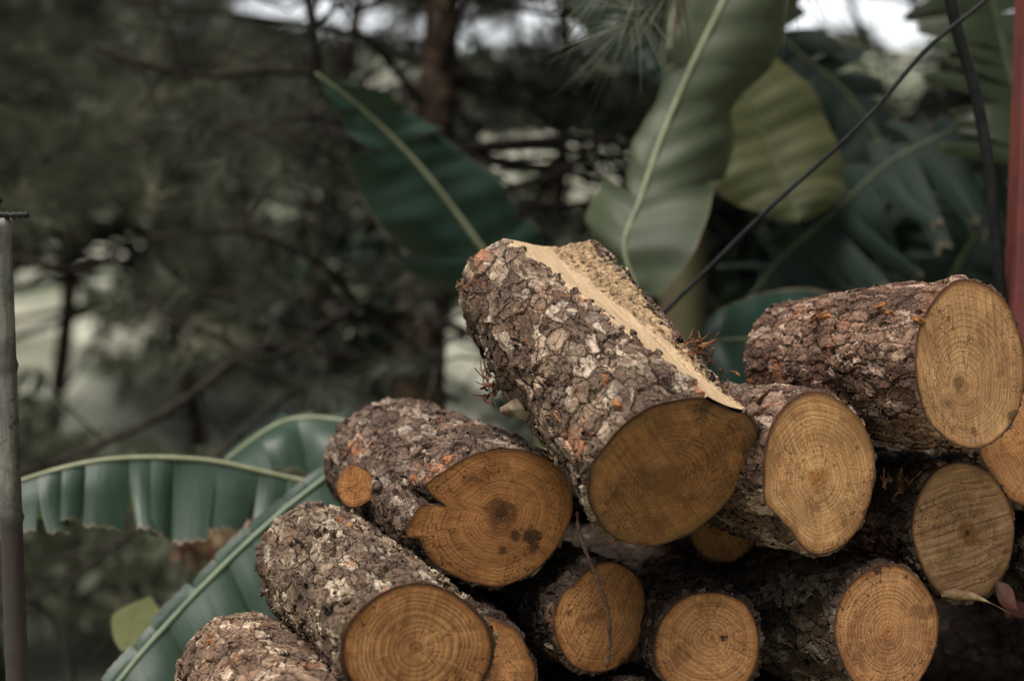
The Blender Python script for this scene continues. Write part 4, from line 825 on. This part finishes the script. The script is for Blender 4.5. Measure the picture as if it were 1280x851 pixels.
for i, (u, d, zc, rx, rz, n, mt, lb) in enumerate([
    (150, 8.6, -.9, 1.4, .35, 2600, F_pale, 'wide pale shrub in the hollow behind the arching frond'), (330, 7.4, -.8, .6, .35, 1600, F_pale, 'pale green shrub behind the lower left logs'),
    (-20, 7.4, -.5, .6, .5, 2200, F_pale, 'pale shrub beyond the bamboo post'), (50, 4.6, -1.0, .40, .20, 700, F_md, 'low grey green shrub at the bottom left corner'),
    (480, 6.6, .5, .7, .6, 2600, F_dk, 'dark shrub behind the notched log'),
    (800, 6.2, .7, .8, .8, 4200, F_dk, 'dark shrub behind the leaning log'), (960, 5.6, .8, .6, .75, 3800, F_dk, 'dark shrub behind the black cable'), (1130, 5.4, .75, .6, .65, 3800, F_dk, 'dark shrub behind the upper right log'),
    (1300, 5.6, .9, .6, .9, 3800, F_dk, 'dark shrub beyond the red post')]):
    shrub(u, d, zc, rx, rz, n, mt, lb, 60+i, .06, grp=SG, absz=True, gaps=(zc > .2))
# dry twigs low on the left
mb = MB(); rr = random.Random(9)
for (a_, b_, c_, e_) in [((-10, 640), (40, 740), (85, 800), (95, 880)), ((60, 700), (150, 690), (150, 770), (110, 830)), ((200, 650), (230, 700), (190, 760), (130, 740)), ((0, 760), (40, 720), (90, 715), (140, 650)), ((90, 870), (70, 780), (20, 740), (-20, 700)), ((300, 690), (250, 720), (235, 790), (215, 860))]:
    d_ = rr.uniform(3.8, 4.6); mb.tube(catmull([P(*a_, d_), P(*b_, d_+.05), P(*c_, d_-.05), P(*e_, d_)], 24), [.006-.003*i/24 for i in range(25)], 6)
props(mb.build('dry_bramble', M_limb), 'tangle of thin bare bramble stems behind the foot of the bamboo post', 'bramble')
# far scrub on the hill: uncountable
rs = np.random.RandomState(3); Vs = []; n = 26000; X = rs.uniform(-26, 26, n); Y = 13+26*rs.rand(n)**1.3
clx = rs.uniform(-26, 26, 170); cly = 13+26*rs.rand(170); k = rs.randint(0, 170, n); r_ = .35+.9*rs.rand(170); X = clx[k]+rs.randn(n)*r_[k]*.5; Y = cly[k]+rs.randn(n)*r_[k]*.5
Z = np.array([gf(x, y) for x, y in zip(X, Y)])+np.abs(rs.randn(n))*r_[k]*.45
pos = np.stack([X, Y, Z], 1); a = rs.randn(n, 3); a /= np.linalg.norm(a, axis=1)[:, None]; b = np.cross(a, rs.randn(n, 3)); b /= np.linalg.norm(b, axis=1)[:, None]; L_ = .13*rs.uniform(.6, 1.5, n)[:, None]
props(mesh('scrub', np.stack([pos-a*L_, pos+b*L_*.5, pos+a*L_, pos-b*L_*.5], 1).reshape(-1, 3), np.arange(n*4).reshape(-1, 4), foliage_mat('scrub_leaf', (.05, .065, .035), (.10, .12, .07), .1, scale=.5), smooth=False), 'dark scrub scattered over the far slope', 'scrub', kind='stuff')

# ------------------------------------------------------------------ light
w = bpy.data.worlds.new('World'); sc.world = w; w.use_nodes = True; wt = w.node_tree; wt.nodes.clear()
SUN_EL, SUN_AZ = math.radians(70), math.radians(-48)   # azimuth measured from -Y (behind the camera) towards -X
sdir = Vector((math.sin(SUN_AZ)*math.cos(SUN_EL), -math.cos(SUN_AZ)*math.cos(SUN_EL), math.sin(SUN_EL)))
sky = wt.nodes.new('ShaderNodeTexSky'); sky.sky_type = 'NISHITA'; sky.sun_disc = False; sky.sun_elevation = SUN_EL
sky.sun_rotation = math.atan2(sdir.x, sdir.y); sky.dust_density = 4; sky.air_density = 1.5
hs = wt.nodes.new('ShaderNodeHueSaturation'); hs.inputs['Saturation'].default_value = .45
bg = wt.nodes.new('ShaderNodeBackground'); bg.inputs['Strength'].default_value = .055; wo = wt.nodes.new('ShaderNodeOutputWorld')
# bright thin overcast low over the far slope
tc = wt.nodes.new('ShaderNodeTexCoord'); sx = wt.nodes.new('ShaderNodeSeparateXYZ'); wt.links.new(tc.outputs['Generated'], sx.inputs[0])
def mr(sock, a, b, c, d):
    x = wt.nodes.new('ShaderNodeMapRange'); x.interpolation_type = 'SMOOTHSTEP'; wt.links.new(sock, x.inputs[0])
    for i_, v_ in enumerate((a, b, c, d)): x.inputs[1+i_].default_value = v_
    return x.outputs[0]
mu = wt.nodes.new('ShaderNodeMath'); mu.operation = 'MULTIPLY'; wt.links.new(mr(sx.outputs[2], .30, .12, 0, 1), mu.inputs[0]); wt.links.new(mr(sx.outputs[1], .4, .8, 0, 1), mu.inputs[1])
cm_ = wt.nodes.new('ShaderNodeMix'); cm_.data_type = 'RGBA'; wt.links.new(mu.outputs[0], cm_.inputs[0]); wt.links.new(sky.outputs[0], hs.inputs['Color']); wt.links.new(hs.outputs[0], cm_.inputs[6]); cm_.inputs[7].default_value = (15, 15.5, 16, 1)
wt.links.new(cm_.outputs[2], bg.inputs[0]); wt.links.new(bg.outputs[0], wo.inputs[0])
sd = bpy.data.lights.new('sun', 'SUN'); sd.energy = 3.6; sd.angle = math.radians(28); sd.color = (1, .945, .87)
so = bpy.data.objects.new('sun', sd); COL.objects.link(so); so.rotation_euler = sdir.to_track_quat('Z', 'Y').to_euler()
sc.view_settings.view_transform = 'Standard'; sc.view_settings.look = 'None'; sc.view_settings.gamma = 1; sc.view_settings.exposure = .55
sc.render.engine = 'CYCLES'; sc.cycles.use_denoising = True; sc.cycles.max_bounces = 5; sc.cycles.diffuse_bounces = 3; sc.cycles.glossy_bounces = 2
sc.cycles.transmission_bounces = 2; sc.cycles.transparent_max_bounces = 4; sc.cycles.sample_clamp_indirect = 3
